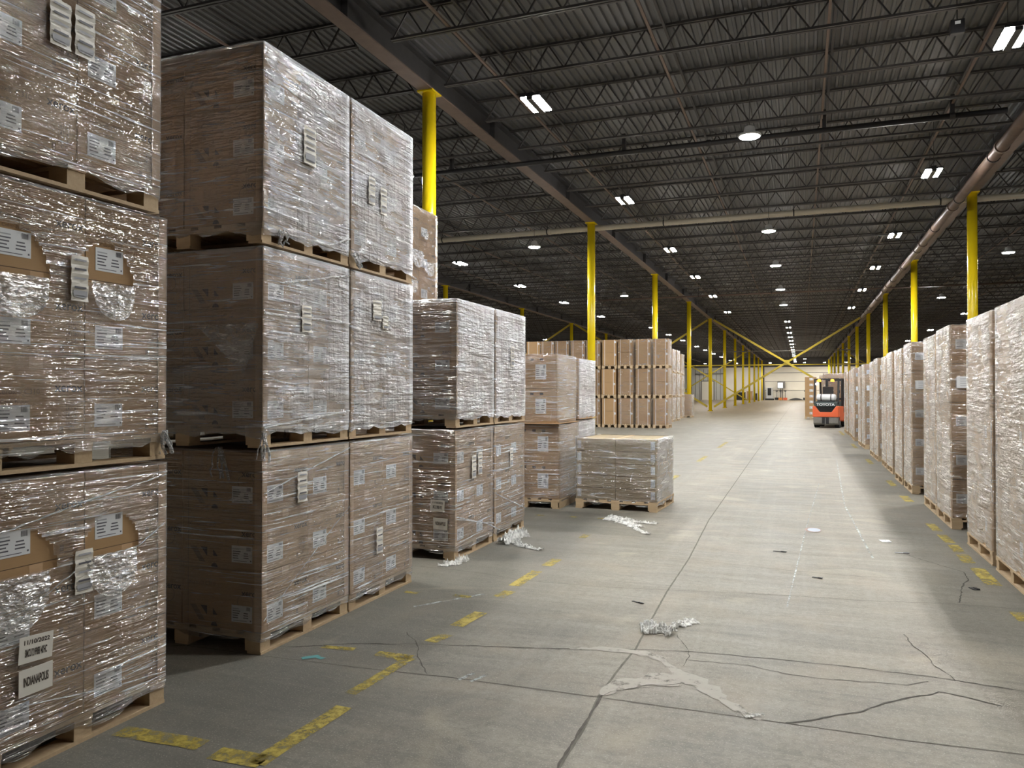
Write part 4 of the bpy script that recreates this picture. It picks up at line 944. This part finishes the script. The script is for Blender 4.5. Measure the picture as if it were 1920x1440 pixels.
# ---------------------------------------------------------------- forklift
def forklift():
    t = thing('forklift', 'orange and grey forklift truck seen from behind in the aisle, amber beacons lit', 'forklift', (0.98, 35.75, 0), math.radians(-12))
    # rear at y=0, forward +y
    m = M()
    m.prism([(0.10, .13), (0.0, .20), (0.0, .46), (0.55, .46), (0.55, .13)], -.50, .50, 'truck_grey'); m.build('bumper', t, bevel=.02)
    m = M(); m.box(-.14, .14, -.03, .02, .18, .46, 'black'); m.tube((0, -.02, .16), (0, -.02, .44), .02, 'rim_grey', 8); m.build('tow_hitch', t)
    m = M()      # counterweight: side profile with the open V seen from behind
    m.prism([(-.53, .47), (.53, .47), (.53, .92), (.44, .96), (.24, .68), (-.24, .68), (-.44, .96), (-.53, .92)], 0.0, 0.34, 'truck_orange', 'y')
    m.build('counterweight', t, bevel=.025)
    m = M(); m.box(-.53, .53, .36, 1.25, .30, .92, 'truck_orange'); m.box(-.55, .55, 1.2, 2.0, .25, .62, 'truck_orange'); m.build('chassis', t, bevel=.03)
    m = M(); m.box(-.40, .40, .10, .34, .66, .97, 'black'); 
    for i in range(5): m.box(-.24, .24, .06, .1, .70 + i * .045, .715 + i * .045, 'black_plastic')
    m.build('radiator_grille', t)
    m = M(); m.prism([(0.02, .93), (0.02, 1.08), (.12, 1.14), (1.0, 1.14), (1.0, .93)], -.47, .47, 'truck_dark')
    decal_text(m, frame('-y', .02), 0, 1.005, 'TOYOTA', 0.155, 'label_paper', .004, 1.15, .95, off=.004); m.build('engine_hood', t)
    m = M(); m.lathe([(0.03, -.42), (.10, -.40), (.15, -.34), (.155, .30), (.13, .37), (.05, .40)], 'tank_white', 20, (0, .24, 1.31), 'x')
    o = m.build('gas_tank', t, smooth=True)
    q = M()
    for x in (-.2, .2): q.tube((x - .02, .24, 1.31), (x + .02, .24, 1.31), .162, 'black', 20)
    q.build('tank_strap', o)
    m = M(); m.box(-.36, .36, .10, .44, 1.13, 1.17, 'black_plastic'); m.build('tank_bracket', t)
    m = M(); m.box(-.22, .22, .55, .66, 1.14, 1.78, 'black'); m.box(-.24, .24, .6, 1.1, 1.14, 1.26, 'black'); m.build('seat', t, bevel=.03)
    m = M()
    for x in (-.48, .48):
        m.beam((x, .18, 1.02), (x, .30, 2.08), .07, .07, 'black'); m.beam((x, .30, 2.10), (x, 1.45, 2.12), .07, .06, 'black'); m.beam((x, 1.45, 2.10), (x, 1.80, .62), .07, .07, 'black')
    m.beam((-.5, .30, 2.10), (.5, .30, 2.10), .08, .06, 'black'); m.beam((-.5, 1.45, 2.12), (.5, 1.45, 2.12), .08, .06, 'black')
    for i in range(6): m.beam((-.4 + i * .16, .3, 2.12), (-.4 + i * .16, 1.45, 2.13), .03, .04, 'black')
    m.build('overhead_guard', t)
    for x in (-.30, .24):
        m = M(); m.lathe([(.075, 0), (.075, .03), (.06, .09), (.02, .11)], 'beacon_amber', 14, (x, .26, 2.13 - .13)); m.build('beacon', t, smooth=True)
    m = M(); m.lathe([(.05, -.02), (.055, 0), (.05, .02)], 'screen_lit', 12, (-.40, .2, 1.90), 'y'); m.build('work_lamp', t)
    for x in (-.42, .42):
        w_ = M(); w_.tube((x - .09, .42, .235), (x + .09, .42, .235), .235, 'tyre', 24); o = w_.build('wheel', t); q = M(); q.tube((x - .095, .42, .235), (x + .095, .42, .235), .12, 'rim_grey', 16); q.build('rim', o)
    for x in (-.50, .50):
        w_ = M(); w_.tube((x - .12, 1.75, .30), (x + .12, 1.75, .30), .30, 'tyre', 24); o = w_.build('wheel', t); q = M(); q.tube((x - .125, 1.75, .30), (x + .125, 1.75, .30), .16, 'rim_grey', 16); q.build('rim', o)
    m = M(); m.box(-.56, -.40, 1.45, 2.05, .6, .66, 'truck_dark'); m.box(.40, .56, 1.45, 2.05, .6, .66, 'truck_dark'); m.build('fender', t)
    m = M()
    for x in (-.33, .33): m.box(x - .045, x + .045, 2.08, 2.22, .06, 2.12, 'black')
    for z_ in (.4, 1.2, 2.05): m.box(-.33, .33, 2.12, 2.18, z_, z_ + .08, 'black')
    m.build('mast', t)
    m = M(); m.box(-.5, .5, 2.24, 2.28, .25, .35, 'black'); m.box(-.5, .5, 2.24, 2.28, .6, .7, 'black')
    for i in range(6): m.box(-.5 + i * .19, -.47 + i * .19, 2.24, 2.27, .35, 1.25, 'black')
    m.box(-.5, .5, 2.24, 2.27, 1.22, 1.25, 'black'); m.build('load_backrest', t)
    for x in (-.28, .28):
        m = M(); m.box(x - .06, x + .06, 2.28, 2.32, .06, .6, 'steel_dark'); m.box(x - .06, x + .06, 2.30, 3.35, .055, .095, 'steel_dark'); m.build('fork', t)
    m = M(); m.tube((.0, 1.55, 1.05), (.0, 1.35, 1.35), .03, 'black', 8); m.lathe([(.16, -.012), (.175, 0), (.16, .012)], 'black', 20, (0, 1.33, 1.38)); m.build('steering_wheel', t)
    m = M(); m.box(.50, .54, .25, .33, 1.5, 1.62, 'black'); m.build('mirror', t)
    return t
fl = forklift()
c, s_ = math.cos(math.radians(-12)), math.sin(math.radians(-12))
cx, cy = .98 - s_ * 2.86, 35.75 + c * 2.86
big_load('tall wrapped load carried on the forks of the orange forklift', cx - .55, cx + .55, cy - .5, cy + .5, .10, 5, 2.3, 'film_dense', 95, 'carton_light', rz=math.radians(-12), step=.1, group='loads beyond the forklift')

# ---------------------------------------------------------------- equipment along the back wall
def jack(x, y, mat, lab, name='pallet_jack'):
    t = thing(name, lab, 'pallet jack', (x, y, 0), 0)
    m = M(); m.box(-.35, -.18, -1.2, 0, .06, .12, mat); m.box(.18, .35, -1.2, 0, .06, .12, mat); m.box(-.35, .35, 0, .35, .05, .5, mat); m.build('body', t)
    m = M(); m.beam((0, .3, .4), (0, .5, 1.7), .07, .07, 'black'); m.box(-.2, .2, .45, .55, 1.65, 1.8, 'black'); m.build('handle', t)
    for q in (-.12, .12):
        m = M(); m.tube((q - .03, .3, .1), (q + .03, .3, .1), .1, 'tyre', 12); m.build('wheel', t)
jack(-3.6, 151.8, 'orange_paint', 'orange pallet jack parked at the back wall under the white screen')
jack(-2.75, 151.0, 'truck_orange', 'reddish pallet jack at the back wall right of the orange one')
jack(-4.3, 153.4, 'black', 'black walkie truck at the back wall left of the white screen')
jack(0.7, 153.2, 'black_plastic', 'black pallet jack with raised handle at the back wall right of the low heap')
t = thing('wall_screen', 'bright white lit screen on a stand at the back wall', 'screen', (-3.7, 154.3, 0))
m = M(); m.box(-.5, .9, 0, .1, 2.2, 3.6, 'truck_grey'); m.build('frame', t); m = M(); m.box(-.4, .45, -.02, 0, 2.35, 3.3, 'screen_lit'); m.build('screen', t); m = M(); m.tube((0.1, .1, 0), (.1, .1, 2.2), .06, 'steel_dark', 8); m.tube((0.45, .1, 0), (.45, .1, 2.2), .06, 'steel_dark', 8); m.build('stand', t)
t = thing('floor_cabinet', 'grey cabinet with black panel at the back wall beside the dark downpipe', 'cabinet', (-5.6, 154.0, 0))
m = M(); m.box(-.6, .6, -.3, .4, .3, 2.4, 'fixture_body'); m.build('body', t, bevel=.03); m = M(); m.box(-.35, .3, -.33, -.3, .9, 2.3, 'black'); m.build('panel', t); m = M(); m.box(-.8, .8, -.5, .5, 0, .3, 'black'); m.build('base', t)
t = thing('battery_charger', 'yellow floor machine with a wire guard at the back wall near the carton tower', 'machine', (4.3, 153.5, 0))  # yellow floor scrubber with a cage
m = M(); m.box(-.65, .65, -.4, .4, .02, 1.1, 'yellow_machine'); m.build('body', t, bevel=.06); m = M()
for x in (-.5, 0, .5): m.tube((x, 0, 1.1), (x, 0, 2.4), .04, 'truck_grey', 6)
m.tube((-.5, 0, 2.4), (.5, 0, 2.4), .04, 'truck_grey', 6); m.tube((0, 0, 1.1), (0, 0, 2.0), .12, 'black', 8); m.build('guard', t)
m = M(); m.lathe([(1.3, 0.01), (1.1, .3), (.6, .55), (.15, .7)], 'black', 14, (0, 0, 0)); o = m.build('tarp_heap', None, (-0.9, 153.9, 0)); o.scale = (1, .5, .6); tag(o, 'low black heap of covered equipment on the floor along the back wall', 'equipment')
for (x, w_, h_, mt, lab) in ((-9.2, 1.0, 1.7, 'carton_kraft', 'brown upright crate at the back wall between two distant columns'), (-10.9, 1.8, 1.5, 'black', 'dark bin at the back wall left of the brown crate'), (-8.1, .5, 1.3, 'black_plastic', 'narrow dark bin at the back wall right of the brown crate')):
    m = M(); m.box(-w_ / 2, w_ / 2, -.4, .4, 0.001, h_, mt); m.box(-w_ / 2 - .04, w_ / 2 + .04, -.44, .44, h_ * .92, h_, mt); tag(m.build('storage_bin', None, (x, 153.6, 0)), lab, 'bin')
